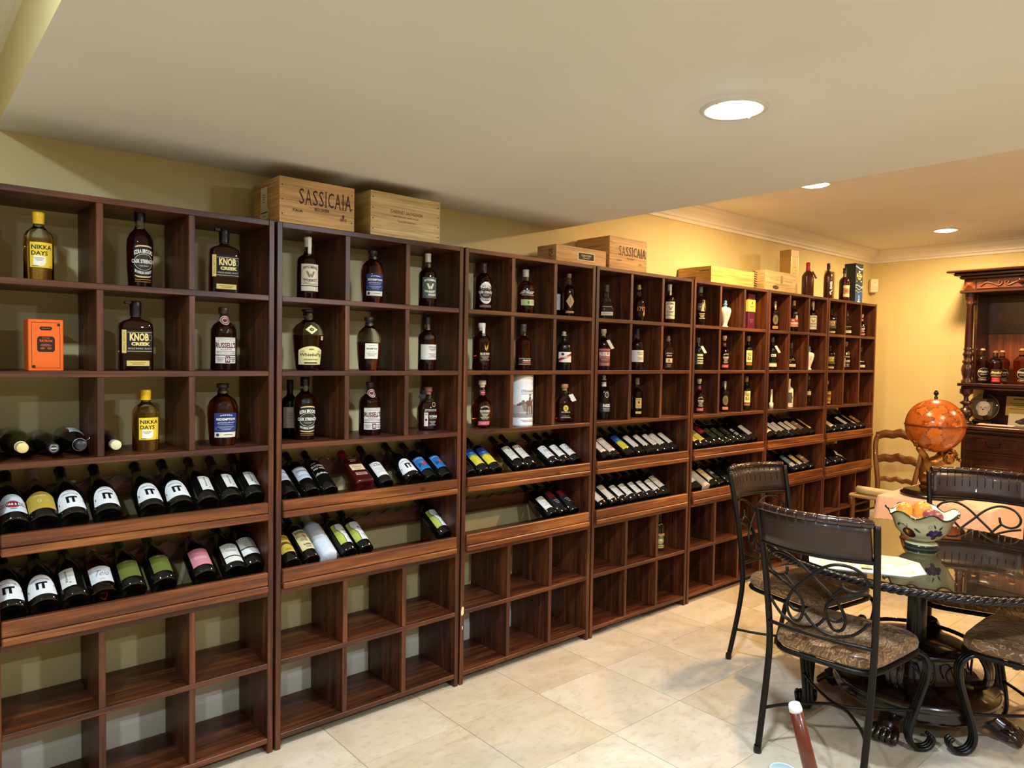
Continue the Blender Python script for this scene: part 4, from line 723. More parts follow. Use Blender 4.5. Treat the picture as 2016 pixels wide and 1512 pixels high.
D.update({
 'it': W_('black wine bottle with white domed label', '#0d0c0c', wl('dome', '#e4e6e6', [('A', 'CREATIONS', 0, .24, .5, .06, '#33302c', .01, .06), ('t', 'IT', .02, -.06, .34, .36, '#141210', .05), ('r', -.40, -.16, .03, .12, '#33302c'), ('R', .40, -.06, .05, .1, '#57534c', .3)], .235, .31, 2.2)),
 'martini': W_('sparkling bottle with silver-blue and red label', '#1a1816', wl('dome', '#c9d3dc', [('e', 0, -.08, .44, .40, '#a8283a'), ('r', 0, -.08, .94, .16, '#171514'), ('t', 'MARTINI & ROSSI', 0, -.08, .88, .12, '#f0ece2', .03), ('r', 0, -.34, .2, .04, '#6a7076')], .26, .30, 2.0)),
 'gold': W_('dark wine bottle with mustard gold label', '#a9a296', wl('arch', '#b79a3c', [('t', 'Evan Ranes', 0, .26, .4, .07, '#eadfae', .01, .3), ('R', -.05, -.06, .12, .16, '#eadfae', .25), ('t', 'FROG', .28, -.06, .3, .14, '#d9c677')], .265, .30, 2.0)),
 'vert': W_('black wine bottle with narrow white label', '#3b201c', wl('rect', '#dcdcd2', [('T', 'Riboulet', -.06, .08, .16, .66, '#1c1a18', .01), ('e', .16, -.3, .14, .08, '#8d8b80'), *bars(.2, -.02, .14, .3, 3, '#b9b7aa')], .28, .28, 1.0)),
 'rose': W_('amber rosé bottle with white script label', '#b79a92', wl('rect', '#d8dade', [('t', 'Teio', .05, .05, .6, .34, '#6d6a6a', -.005, .25), *bars(0, .34, .5, .08, 2, '#9a989a'), *bars(0, -.34, .2, .06, 1, '#9a989a')], .25, .26, 1.7), 'rose'),
 'green': W_('dark wine bottle with olive green label', '#2f5a3a', wl('rect', '#66702f', [('p', [(-.2, .40), (-.06, .44), (.04, .42), (-.08, .40)], '#c9cf9a')], .265, .28, 1.6)),
 'pink': W_('dark wine bottle with salmon pink label', '#a8545c', wl('rect', '#d0858e', [('t', 'Ramone', .02, -.04, .6, .20, '#e9b9bc', 0, .25), ('r', 0, .34, .7, .05, '#e3a9ae')], .265, .30, 1.7)),
 'band': W_('dark wine bottle with white banded label', '#161414', wl('rect', '#e2e0d6', [('t', 'LUCIEN', -.02, .28, .6, .10, '#4a4642', .01), *bars(0, .1, .6, .12, 2, '#8a867e'), ('r', 0, -.20, 1.0, .05, '#1c1a18')], .25, .34, 1.6)),
 'band2': W_('dark wine bottle with grey-white striped label', '#141212', wl('rect', '#cfd0c2', [('r', 0, -.14, 1.0, .05, '#1c1a18'), ('r', 0, -.34, 1, .3, '#e6e6e0'), *bars(0, .2, .5, .2, 2, '#a3a498')], .33, .34, 1.6)),
 'yang': W_('dark wine bottle with pale blue-grey label', '#121113', wl('rect', '#c3c6cc', [('t', 'YANGARRA', .05, .18, .8, .14, '#6b6f78', .02), ('r', 0, -.25, .8, .14, '#a3b2bc')], .37, .26, 1.9)),
 'blackbird': W_('black wine bottle with white hand lettering', '#111111', wl('rect', None, [('t', 'Little', -.2, .42, .3, .08, WH, .01, .3), ('t', 'BLACKBIRD', 0, .24, .9, .13, WH, .05), ('t', 'RED WINE', 0, .05, .8, .09, WH, .02), ('t', 'Rutherford', 0, -.28, .8, .13, WH, .01, .3)], .42, .34, 1.8)),
 'maker': ('square', 'redwax', 0, '#8a1420', 'wax', 'dark red square bottle with cream label', [('rect', '#dcc79a', .36, .16, 1.4, [('t', 'Makers', 0, .1, .7, .34, '#6a4a2c', 0, .2), *bars(0, -.28, .6, .2, 2, '#a3875c')]), ('rect', None, .55, .10, 1.2, [('t', 'MAKERS', 0, .25, .7, .3, '#dcc79a', .02), ('t', 'MARK', 0, -.2, .5, .3, '#dcc79a', .02)]), ('rect', '#a8867a', .18, .07, 1.2, [*bars(0, 0, .8, .6, 2, '#5a2a26')])]),
 'clua': W_('dark wine bottle with plain white label', '#121112', wl('rect', '#e3e2dc', [('t', 'Clua', 0, .30, .5, .20, '#3a3836', .01, .2), *bars(0, -.1, .6, .40, 4, '#b5b3ac')], .29, .32, 1.7)),
 'blue': W_('dark wine bottle with bright blue label', '#1a2440', wl('rect', '#2f6fae', [('R', 0, 0, 1.0, 1.0, '#7fb0d8', .02), ('e', .05, -.06, .26, .30, '#c0392f'), ('e', .0, .02, .12, .18, '#e0604a'), ('A', 'Campanella', -.1, .32, .7, .10, '#d8e6f0', .01, .06), ('p', [(-.4, -.3), (-.1, -.1), (-.3, .1)], '#1d4a86'), ('p', [(.4, -.36), (.2, -.1), (.44, .2)], '#1d4a86')], .32, .30, 1.9)),
 'sun': W_('dark wine bottle with brown-arced yellow label', '#16130f', wl('rect', '#d6bb4c', [('A', 'ALUD', 0, .30, .6, .12, '#6b4a1c', .03, .08), ('e', 0, -.06, .8, .28, '#6a4520'), ('e', 0, -.14, .6, .16, '#d6bb4c'), *bars(0, -.36, .4, .12, 2, '#8a6a24')], .32, .34, 1.9)),
 'barb': W_('dark wine bottle with cream castle label', '#1a1714', wl('rect', '#d9cf9c', [('t', 'BARBERA', 0, .38, .8, .12, '#2f2a20', .02), ('p', [(.0, -.1), (.0, .26), (.06, .3), (.06, .2), (.16, .24), (.16, -.1)], '#9a9268'), ('e', -.12, .0, .3, .16, '#a9a074'), ('t', 'BARBERA', .02, -.26, .5, .08, '#4a4430', .02), *bars(.02, -.38, .4, .1, 2, '#6a6244')], .34, .40, 1.8)),
 'tissue': W_('bottle wrapped in white tissue paper', '#c9d0da', [], 'white'),
 'vine': W_('dark wine bottle with yellow-green vine label', '#141a12', wl('rect', '#dfe2e2', [('p', [(-.5, .5), (-.26, .5), (-.34, .28), (-.2, .1), (-.06, -.1), (-.1, -.5), (-.5, -.5)], '#b6c053'), ('p', [(-.26, .5), (-.22, .5), (-.29, .28), (-.16, .1), (-.02, -.1), (-.06, -.5), (-.10, -.5), (-.06, -.1), (-.2, .1), (-.33, .28)], '#2c3a1c'), ('t', 'BELLE', .26, .18, .34, .10, '#55584c', .01), ('t', 'CUVEE', .26, .04, .34, .09, '#55584c', .01), *bars(.26, -.25, .3, .2, 3, '#a9ada6')], .34, .40, 1.9)),
 'blueyel': W_('dark wine bottle with blue over yellow label', '#1d2c14', wl('rect', '#d9c83c', [('r', 0, .30, 1, .42, '#2c4c9c'), ('p', [(-.5, .12), (-.5, .0), (-.2, .06), (.1, -.02), (.5, .06), (.5, .12)], '#5f8a6a'), ('e', -.1, .2, .3, .12, '#4f7ac0'), ('e', .2, -.2, .3, .16, '#e8dc6a')], .36, .42, 1.8)),
 'crest': W_('dark wine bottle with off-white crest label', '#1a1718', wl('rect', '#d6d3c6', [('e', 0, .28, .14, .2, '#5a5248'), *bars(0, -.08, .66, .36, 4, '#aca797')], .37, .36, 1.8)),
 'n100': W_('wine bottle with white label and numerals', '#141314', wl('rect', '#dddcd8', [('t', '100', .04, .05, .5, .24, '#3f3a38', .0), ('e', .0, .34, .16, .12, '#8a8480'), *bars(.04, -.3, .4, .1, 2, '#b2aea8')], .30, .32, 1.8)),
 'blackred': W_('black wine bottle with red-banded dark label', '#1a1214', wl('rect', '#1c1a1c', [('r', .0, .28, .7, .36, '#7a1f2a'), *bars(0, -.2, .5, .3, 3, '#8a8482')], .34, .42, 1.8)),
 'blush': W_('dark wine bottle with pinkish white label', '#5f6a3a', wl('rect', '#d6c8bc', [('e', .1, .0, .5, .3, '#cbb2a0'), *bars(0, .3, .4, .1, 2, '#a3968a'), ('r', .1, -.3, .5, .06, '#c4a24c')], .33, .42, 1.8)),
 'pale': W_('dark wine bottle with greyish white label', '#121214', wl('rect', '#d3d0c6', [*bars(0, .1, .5, .36, 3, '#a9a598')], .35, .36, 1.7)),
 'feather': W_('dark wine bottle with cream quill label', '#131214', wl('rect', '#d9d2be', [('p', [(.1, -.3), (.2, .0), (.3, .3), (.22, .32), (.08, .05)], '#3a352c'), ('e', -.2, .2, .3, .1, '#c9a79a'), ('r', .1, -.38, .4, .05, '#b5964c')], .30, .42, 1.8)),
 'yellow': W_('dark wine bottle with olive-yellow label', '#5f5a1c', wl('rect', '#d6c45a', [('r', 0, .32, 1, .36, '#7a7424')], .33, .36, 1.8)),
 'red': W_('dark wine bottle with crimson label', '#141214', wl('rect', '#8c1f2c', [('r', 0, -.3, .6, .06, '#c06a6a')], .52, .26, 1.7)),
 'olive': W_('dark bottle with dull olive label', '#16180f', wl('rect', '#3f4420', [('r', 0, 0, .6, .3, '#2a2e16')], .36, .34, 1.8)),
 'gray': W_('dark bottle with grey neck foil', '#6a6e70', wl('rect', '#22221f', [*bars(0, 0, .6, .5, 4, '#6f6a5c')], .34, .36, 1.8)),
 'whiteprint': W_('black bottle with white printed scrawl', '#151515', wl('rect', None, [('t', 'STAG', 0, .2, .8, .3, '#d8d2c2', .05), ('t', 'LEAP', 0, -.2, .8, .3, '#d8d2c2', .05)], .30, .34, 1.7)),
 'plain': W_('plain black wine bottle', '#101012', []),
 'cream': W_('dark wine bottle with cream label', '#131112', wl('rect', '#d8c388', [('r', 0, -.38, 1, .22, '#e6e0d0'), *bars(0, .1, .6, .3, 3, '#a3925c')], .34, .40, 1.8)),
 'grayprint': W_('black wine bottle with grey square print', '#141416', wl('rect', '#2a2927', [('t', 'Mark', 0, .1, .7, .3, '#b5b0a4', .02, .2), ('R', 0, 0, 1, 1, '#8a857a', .06)], .32, .34, 1.6)),
 'brown': W_('brown bottle with tan label', '#7a5638', wl('rect', '#9a744c', [('r', 0, .1, .7, .14, '#d6bb8c')], .34, .34, 1.8)),
 'goldlong': W_('dark bottle with long gold-tan label', '#8c6a3a', wl('rect', '#b98f4c', [('r', 0, -.4, 1, .14, '#e0c98c')], .44, .62, .9)),
 'tealwhite': W_('wine bottle with blue-grey and white label', '#1c2226', wl('rect', '#6f8a92', [('r', .0, -.36, 1, .28, '#e3e2da'), ('t', 'W', .1, -.36, .2, .14, '#3a3a38', .02)], .34, .44, 1.8)),
 'diag': W_('dark wine bottle with white diagonal label', '#121214', wl('diam', '#d9d7d0', [('e', 0, 0, .3, .3, '#3a3836')], .28, .34, 1.6)),
})
def bottle(design, label, loc, h, r, yaw=0, rot=None, kind=None, name='whiskey_bottle', group=None, spin=0):
    d = D[design]; kd = kind or d[0]; P = PR[kd]
    t = thing(name, label, 'bottle', loc, rot, group)
    ob('glass', body_mesh(kd, h, r, d[1], d[2]), t)
    cz = P[1]*h; cr = P[2]*r
    if kd in ('bord', 'burg', 'champ'): cr = max(cr, .0145)
    cap = ob('foil' if d[4] == 'foil' else 'cap', cap_mesh(cr, cz, h, d[4], d[3]), t)
    for i, L in enumerate(d[6]): make_label(t, (design, i), L, kd, h, r, yaw)
    ex = d[7] if len(d) > 7 else None
    if ex == 'strap':
        ob('cap_strap', MB().box(-cr*1.9, 0, -cr*.5, cr*.5, h*.955, h*.995, 0, .001).mesh('cap_strap', mat('#121110', .4)), cap)
    elif ex == 'seal':
        mp = mapper(kd, h, r, .79*h, yaw); mb = MB(); n = 18
        pts = [mp(cr*.85*cos(2*pi*i/n), cr*.95*sin(2*pi*i/n), .004) for i in range(n)]
        mb.add([mp(0, 0, .005)]+pts, [(0, i+1, (i+1) % n+1) for i in range(n)]); s_ = ob('neck_seal', mb.mesh('neck_seal', mat('#cfb3ad', .6)), t)
        flat_print('print', [('R', 0, 0, .8, .8, '#6a2c34', .2), ('e', 0, 0, .4, .4, '#6a2c34')], cr*1.7, cr*1.9, s_, lambda u, v, l: mp(u, v, .005+l))
        ob('collar', MB().lathe([(cr*.9, h*.76), (cr*.93, h*.80)], 20).mesh('collar', mat('#d6c3b9', .6)), t)
    elif ex == 'strip':
        mb = MB(); q = cr*1.06; a0 = yaw+.25
        path = [(q, h*.70), (q*1.02, h*.84), (q*1.02, h*.998), (q*.3, h*1.004)]
        vs = [(rr*sin(a0+da), -rr*cos(a0+da), z) for rr, z in path for da in (-.42, .42)]
        mb.add(vs, [(2*i, 2*i+1, 2*i+3, 2*i+2) for i in range(3)]); ob('tax_strip', mb.mesh('tax_strip', mat('#e6e0d0', .6)), t)
    elif ex in ('tag', 'ribbon'):
        mb = MB(); z = h*.72; L = h*.20 if ex == 'tag' else h*.16; x0 = r*.42; y0 = -r*.75
        c = {'tag': '#dcd6c4', 'ribbon': '#e3dccb'}[ex]
        if design == 'makred': c = '#5a2026'
        wv = r*.22
        mb.add([(x0-wv, y0, z), (x0+wv, y0, z+wv*.6), (x0+wv+L*.55, y0-.012, z-L+wv*.4), (x0-wv+L*.55, y0-.012, z-L-wv*.2)], [(0, 1, 2, 3)])
        mb.add([(x0-wv, y0-.001, z), (x0+wv, y0-.001, z+wv*.6), (x0+wv+L*.55, y0-.013, z-L+wv*.4), (x0-wv+L*.55, y0-.013, z-L-wv*.2)], [(3, 2, 1, 0)])
        tg = ob('hang_tag', mb.mesh('hang_tag', mat(c, .6)), t)
        ob('tag_string', MB().tube([(cr*.9, -cr*.5, h*.80), (x0*.9, y0*.9, h*.76), (x0, y0, z)], .0008, 5).mesh('tag_string', mat('#8a7a60', .8)), tg)
    elif ex == 'bow':
        mb = MB()
        for k, (dx, dz, a) in enumerate(((-.030, .006, .5), (-.036, -.012, .15), (-.022, -.022, -.4), (-.026, .016, .9))):
            c0 = Vector((-cr*.7, -cr*.5, h*.83)); d1 = Vector((dx, -.006*k-.004, dz)); n1 = Vector((-d1.z, 0, d1.x)).normalized()*.009
            mb.add([c0, c0+d1*.6+n1, c0+d1*1.15+n1*.3, c0+d1*1.05-n1, c0+d1*.5-n1*.7], [(0, 1, 2, 3, 4)])
            mb.add([c0+Vector((0, .001, 0)), c0+d1*.6+n1, c0+d1*1.15+n1*.3, c0+d1*1.05-n1, c0+d1*.5-n1*.7], [(4, 3, 2, 1, 0)])
        ob('ribbon_bow', mb.mesh('ribbon_bow', mat('#2c2628', .45)), t)
    return t
ROWN = ['top', 'second', 'third']; COLN = ['left', 'middle', 'right']
SHZ = [1.842, 1.544, 1.249]
for (u, r_, c, x, y, h, rad, dz, yaw) in STAND:
    rk = NTH[u]
    look = D[dz][5]
    if dz in ('wyowhite', 'jefferson'): look = {'wyowhite': 'slim dark whiskey bottle with cream label', 'jefferson': 'squat reddish bourbon flask'}[dz]
    lab = '%s, %s row %s cell, %s rack' % (look, ROWN[r_], COLN[c], rk)
    ky = D[dz][7] if len(D[dz]) > 7 else None
    turn = .22-math.atan2(x+1.173, y+2.783)+radians(yaw)*.4
    bottle(dz, lab, (x, y, SHZ[r_]), h, rad, 0, (0, 0, turn), None, 'ceramic_decanter' if dz == 'vase' else 'whiskey_bottle', 'spirits standing in the rack cells')
# half-hidden second bottles
bottle('pale', 'pale-labelled bottle half hidden behind another, third row left cell, second rack', (.165, .235, 1.249), .25, .04, 0, (0, 0, -.3), 'tall')
bottle('pale', 'white-labelled bottle half hidden behind another, third row middle cell, fourth rack', (2.365, .205, 1.249), .25, .036, 0, (0, 0, -.8), 'tall')
bottle('pale', 'white-labelled bottle half hidden behind another, top row right cell, third rack', (1.735, .20, 1.842), .25, .038, 0, (0, 0, -.7), 'tall')
bottle('baileys', 'dark cream-liqueur bottle alone in a lower cell, fourth rack', (2.628, .105, .369), .256, .036, 0, (0, 0, -.55), name='liqueur_bottle')
# bottles on top of the racks
bottle('makred', 'dark red square bottle with red wax neck on top of the racks', (4.46, .085, 2.135), .275, .040, 0, (0, 0, -.5))
bottle('burgtall', 'dark red bottle with slanted white lettering on top of the racks', (4.81, .085, 2.135), .30, .036, 0, (0, 0, -.55))
bottle('slimred', 'slim reddish whiskey bottle beside the blue carton on the racks', (5.085, .075, 2.135), .285, .042, 0, (0, 0, -.55))
# wine bottles leaning in the two slanted display rows of every rack
ORD = ['first', 'second', 'third', 'fourth', 'fifth', 'sixth', 'seventh', 'eighth', 'ninth']
DIM = {'bord': (.30, .0378), 'burg': (.296, .0462), 'champ': (.30, .046), 'square': (.262, .046)}
TILT = radians(-61)
for (u, rw, lst) in LYING:
    zb = 1.020 if rw == 'u' else .738
    px = -9
    for i, (x, dz, kd) in enumerate(lst):
        h, rad = DIM[kd]
        if dz == 'tissue':
            rad_ = rad+.003
        jit = random.Random(u*100+i*7+(rw == 'u')*3)
        look = D[dz][5]
        lab = '%s, %s from left, %s slanted row, %s rack' % (look, ORD[i], 'upper' if rw == 'u' else 'lower', NTH[u])
        loc = (RX(u, x), .040+jit.uniform(-.002, .004), zb+(rad-.0378)*1.1)
        rot = Euler((TILT+jit.uniform(-.012, .012), 0, jit.uniform(-.015, .015)))
        if dz == 'tissue':
            t = thing('wrapped_bottle', lab, 'bottle', loc, rot, 'wine bottles leaning in the slanted rows')
            N = 26; vs = []; prof = [(0, -.002), (.9, 0), (1.05, .02), (1.06, .60), (1.0, .66), (.72, .72), (.52, .77), (.50, .86), (.62, .96), (.3, 1.02), (0, 1.0)]
            mb = MB(); rn = random.Random(5)
            mb.lathe([(a*rad, b*h) for a, b in prof], N, wave=lambda a, r0, z0: (r0*(1+.05*sin(7*a+z0*60)+.03*sin(13*a-z0*140)), z0))
            tm, nt, b = new_mat('tissue_paper'); b.inputs['Base Color'].default_value = lin('#c9d2dc' if u == 1 else '#b5ac9c'); b.inputs['Roughness'].default_value = .7
            n = noise(nt, coords(nt, (1, 1, 1)), 70, 3, .7, 1.0); bump(nt, b, n.outputs[0], .6, .004)
            ob('tissue_wrap', mb.mesh('tissue_wrap', tm), t)
            ob('twisted_top', MB().lathe([(.004, h*.99), (.012, h*1.02), (.02, h*1.05), (.012, h*1.06)], 14, wave=lambda a, r0, z0: (r0*(1+.25*sin(5*a)), z0)).mesh('twisted_top', tm), t)
            continue
        spin = jit.uniform(-.12, .12)
        if dz == 'vert': spin += .25 if rw == 'u' else -.5
        bottle(dz, lab, loc, h, rad, spin, rot, kd, 'wine_bottle', 'wine bottles leaning in the slanted rows')
# four bottles lying on their sides in the lower left cells of the first rack
for (x, z_, rad, gl, foil, look) in ((-.838, 0, .045, 'olive', '#d9c67e', 'olive bottle lying on its side with yellow cork end, left cell, leftmost rack'),
                                    (-.752, 0, .038, 'wine', '#1a1918', 'black bottle lying on its side, middle of three, left cell, leftmost rack'),
                                    (-.672, 0, .042, 'wine', '#2a2e33', 'black bottle lying with wire-bound grey stopper, left cell, leftmost rack'),
                                    (-.566, 0, .036, 'wine', '#d8cfa4', 'black bottle lying with cream cork end, middle cell, leftmost rack')):
    t = thing('lying_bottle', look, 'bottle', (x, .302, 1.249+rad+.001), (radians(90), 0, 0), 'bottles lying on their sides')
    ob('glass', body_mesh('burg', .29, rad, gl, 0), t)
    cap = ob('cap', cap_mesh(.0165, .29*.86, .292, 'cap', foil), t)
    if gl == 'olive': ob('neck_ring', MB().lathe([(.016, .243), (.0185, .245), (.0185, .25), (.016, .252)], 18).mesh('neck_ring', mat('#e3ddcb', .5)), t)
    if 'wire' in look:
        ob('wire_bail', MB().tube([(.021*cos(a), .021*sin(a), .262) for a in [2*pi*i/24 for i in range(24)]], .0012, 6, closed=True).mesh('wire_bail', mat('#c9c9c4', .25, 1)), t)
        ob('wire_clip', MB().tube([(.018, .012, .262), (.028, .02, .268), (.03, .03, .262)], .0012, 6).mesh('wire_clip', mat('#c9c9c4', .25, 1)), t)
        make_label(t, ('lyl',), ('rect', '#c9ccd0', .4, .3, 1.2, [('r', 0, .3, .6, .1, '#8a8a88')]), 'burg', .29, rad, radians(160))
    if x == -.752: flat_print('cap_mark', [('R', 0, 0, 1, 1, '#8f8f8a', .18), ('r', 0, 0, .7, .2, '#b5b5ae')], .024, .024, cap, lambda u, v, l: (u, -v, .2925+l))
# ------------------------------------------------------------------ cartons and tins in the cells
def face_front(x0, y0, z0): return lambda u, v, l: (x0+u, y0-l, z0+v)
t = thing('gift_carton', 'bright orange tequila carton standing in the leftmost rack', 'carton', (-.768, .085, 1.544))
ob('carton_body', MB().box(-.0495, .0495, -.05, .05, 0, .170, 0, .002).mesh('carton_body', mat('#e8641a', .5, 0, .4)), t)
OR = '#e8641a'; OB = '#2a1710'
flat_print('print', [('r', -.40, 0, .012, .88, OB), ('r', .40, 0, .012, .88, OB), ('r', 0, .44, .8, .008, OB), ('r', 0, -.44, .8, .008, OB),
    ('p', [(-.14, .36), (.14, .36), (.19, .33), (.14, .29), (-.14, .29), (-.19, .33)], OB), ('t', 'TEQUILA', 0, .325, .24, .025, OR),
    ('p', [(-.20, .17), (.20, .17), (.25, .13), (.25, -.10), (.20, -.13), (-.20, -.13), (-.25, -.10), (-.25, .13)], OB), ('t', 'PATRON', 0, .085, .36, .05, OR, .02), ('t', 'EXTRA', 0, .14, .22, .02, OR),
    ('e', 0, .0, .34, .05, '#8a4420'), ('e', -.1, -.06, .14, .05, '#8a4420'), ('e', .1, -.06, .14, .05, '#8a4420'),
    ('e', .36, .40, .08, .05, OB), ('e', -.35, -.41, .10, .05, OB)], .099, .170, t, face_front(0, -.05, .085))
t = thing('whisky_tin', 'tall white cylindrical whisky tin with horseman print in the third rack', 'tin', (1.389, .088, 1.249))
RT = .062; HT = .272
ob('tube', MB().lathe([(0, 0), (RT*1.01, 0), (RT*1.01, .012), (RT, .013), (RT, .245), (RT*.995, .246)], 40).mesh('tube', mat('#d6d8d8', .4)), t)
ob('lid', MB().lathe([(RT*1.005, .244), (RT*1.01, .246), (RT*1.01, HT-.003), (RT*.97, HT), (0, HT)], 40).mesh('lid', mat('#c9bfa2', .4)), t)
cy = lambda u, v, l: ((RT+.0004+l)*sin(u/RT-.25), -(RT+.0004+l)*cos(u/RT-.25), .128+v)
G1 = '#5f5650'
flat_print('print', [('e', .0, .48, .60, .10, '#e3e2dc'), ('r', 0, -.16, .98, .20, '#a09b96'), ('r', 0, -.30, .98, .10, '#8b8a8a'), ('e', -.05, -.24, .5, .03, '#c4b5a6'),
    ('t', 'STRANAHANS', .12, .25, .62, .06, '#7a7772', .01), ('r', .12, .19, .6, .012, '#9a9792'),
    ('e', -.22, -.04, .10, .07, G1), ('e', -.12, -.01, .14, .12, '#74655a'), ('e', -.28, -.06, .12, .05, G1),
    ('p', [(-.06, -.02), (.0, .04), (.22, .03), (.26, .08), (.32, .05), (.28, -.02), (.24, -.09), (.02, -.09)], '#6b4e40'),
    ('p', [(.0, -.08), (.04, -.08), (.03, -.28), (.0, -.28)], '#5a3f34'), ('p', [(.08, -.08), (.11, -.08), (.13, -.27), (.10, -.27)], '#5a3f34'), ('p', [(.20, -.08), (.23, -.08), (.22, -.28), (.19, -.28)], '#5a3f34'), ('p', [(.24, -.08), (.27, -.08), (.30, -.26), (.27, -.26)], '#5a3f34'),
    ('p', [(.09, .02), (.17, .02), (.16, .12), (.11, .13)], '#3c3632'), ('e', .135, .155, .05, .035, '#4a4038'), ('e', .135, .172, .09, .012, '#3a322c'), ('r', .17, .14, .01, .14, '#8a8078'),
    ('p', [(-.16, -.05), (-.04, -.05), (.0, -.20), (-.08, -.20)], '#8a7668'), *bars(.1, -.42, .6, .06, 2, '#a9a5a0')], 2*RT*1.25, .232, t, cy, curved=True)
t = thing('gift_carton', 'tall burgundy carton with yellow band in the fifth rack', 'carton', (3.585, .10, 1.842))
ob('carton_body', MB().box(-.045, .045, -.045, .045, 0, .255, 0, .002).mesh('carton_body', mat('#571433', .5)), t)
bd = ob('yellow_band', MB().box(-.047, .047, -.047, .047, .125, .212, 0, .001).mesh('yellow_band', mat('#dfc75a', .5)), t)
flat_print('print', [('p', [(-.06, .2), (.02, .32), (.1, .3), (.06, .14), (-.04, .12)], '#3a2c14'), ('t', 'TEMPLETON', 0, -.08, .6, .12, '#8a6a24', .02), ('R', 0, -.3, .14, .16, '#8a6a24', .3)], .094, .087, bd, face_front(0, -.047, .1685))
flat_print('lower_print', bars(0, 0, .6, .5, 3, '#8a4a62'), .09, .06, t, face_front(0, -.045, .06))
t = thing('cardboard_box', 'plain brown cardboard box in a lower cell of the fifth rack', 'box', (2.895, .20, .369))
ob('box_body', MB().box(-.07, .07, -.06, .06, 0, .145, 0, .002).mesh('box_body', mat('#5c3826', .8)), t)
ob('lid_flap', MB().box(-.07, .07, -.061, .061, .1455, .149, 0, .001).mesh('lid_flap', mat('#6a4430', .8)), t)
# ------------------------------------------------------------------ wooden wine crates on top of the racks
def crate(name, label, x, y, w_, d, h, mats, rotz=0, prints=None, side=None, lid=False, nails=(3, 0), plank=2):
    t = thing(name, label, 'crate', (x, y, 2.135), (0, 0, radians(rotz)))
    th = .011
    ph = h/plank
    for i in range(plank):
        bbox('front_board', mats[0], t, -w_/2, w_/2, -d/2, -d/2+th, i*ph+(.0004 if i else 0), (i+1)*ph, .001)
        bbox('back_board', mats[0], t, -w_/2, w_/2, d/2-th, d/2, i*ph+(.0004 if i else 0), (i+1)*ph, .001)
    for s in (-1, 1):
        a = s*w_/2; b = s*(w_/2-th*1.4)
        bbox('end_board', mats[1], t, min(a, b), max(a, b), -d/2+th, d/2-th, 0, h, .001)
    bbox('bottom_board', mats[0], t, -w_/2+th*1.4, w_/2-th*1.4, -d/2+th, d/2-th, .001, .011, .001)
    if lid == 'sliding': bbox('lid', mats[0], t, -w_/2+.002, w_/2-.002, -d/2+.003, d/2-.003, h, h+.010, .001)
    else: bbox('lid', mats[0], t, -w_/2+th*1.4, w_/2-th*1.4, -d/2+th, d/2-th, h-.014, h-.004, .001)
    nm = mat('#4a3320', .5, .3)
    nb = MB()
    for s in (-1, 1):
        for k in range(nails[0]):
            z = h*(k+.5)/nails[0]*.94+.006
            nb.lathe([(0, -.0012), (.0028, -.0006), (.003, .0002)], 8, s*(w_/2-.012), z, 0)
    me = nb.mesh('nail_heads', nm); o = ob('nail_heads', me, t, (0, -d/2, 0), (radians(90), 0, 0))
    # nails were laid out in x/z of the front face
    for v in me.vertices: v.co = Vector((v.co.x, v.co.y, -v.co.z))
    o['kind'] = 'stuff'
    if prints: flat_print('branding', prints, w_, h, t, face_front(0, -d/2, h/2))
    if side: side(t, w_, d, h)
    return t
BR = '#3a2015'
def serif(word, u, v, w_, h, c):
    """capitals set one by one with small feet, in the manner of an engraved face"""
    wid = {'S': .78, 'A': 1.0, 'I': .34, 'C': .92}; tot = sum(wid[k]+.2 for k in word)-.2; x = u-w_/2; k_ = w_/tot; out = []
    for ch in word:
        cw = wid[ch]*k_; m = x+cw/2
        if ch == 'I':
            out += [('r', m, v, cw*.42, h, c), ('r', m, v-h/2, cw*1.15, h*.04, c), ('r', m, v+h/2, cw*1.15, h*.04, c)]
        else:
            out.append(('t', ch, m, v, cw, h, c, 0))
            if ch == 'A': out += [('r', m-cw*.46, v-h/2, cw*.34, h*.04, c), ('r', m+cw*.46, v-h/2, cw*.34, h*.04, c)]
        x += cw+.2*k_
    return out
def sas_side(t, w_, d, h):
    f = lambda y0, z0: (lambda u, v, l: (-w_/2-l, y0-u, z0+v))
    a = ob('paper_label', MB().add([f(.015, .112)(u, v, .001) for u, v in ((-.032, -.045), (.032, -.045), (.032, .045), (-.032, .045))], [(0, 1, 2, 3)]).mesh('paper_label', mat('#ddd8c4', .7)), t)
    flat_print('print', bars(0, 0, .5, .5, 4, '#8a8574'), .06, .08, a, lambda u, v, l: f(.015, .112)(u, v, .001+l))
    b = ob('paper_label', MB().add([f(.010, .048)(u, v, .0016) for u, v in ((-.042, -.022), (.042, -.022), (.042, .022), (-.042, .022))], [(0, 1, 2, 3)]).mesh('paper_label', mat('#d6d0b8', .7)), t)
    flat_print('print', [('r', 0, .12, .86, .12, '#4a463c'), ('r', 0, -.2, .4, .1, '#8a8574')], .084, .044, b, lambda u, v, l: f(.010, .048)(u, v, .0016+l))
crate('wine_crate', 'large pine wine crate with tall dark lettering, nearest on the left', .180, .140, .330, .272, .182, CRATE, 0,
      serif('SASSICAIA', .10, .13, .70, .34, BR)+[('t', 'ITALIA', -.27, -.20, .13, .06, BR, .01), ('t', 'BOLGHERI', .05, -.12, .19, .07, BR, .01), ('t', '2012', .34, -.27, .09, .06, BR, .01), ('r', .34, -.2, .02, .08, BR)], sas_side, nails=(3, 0))
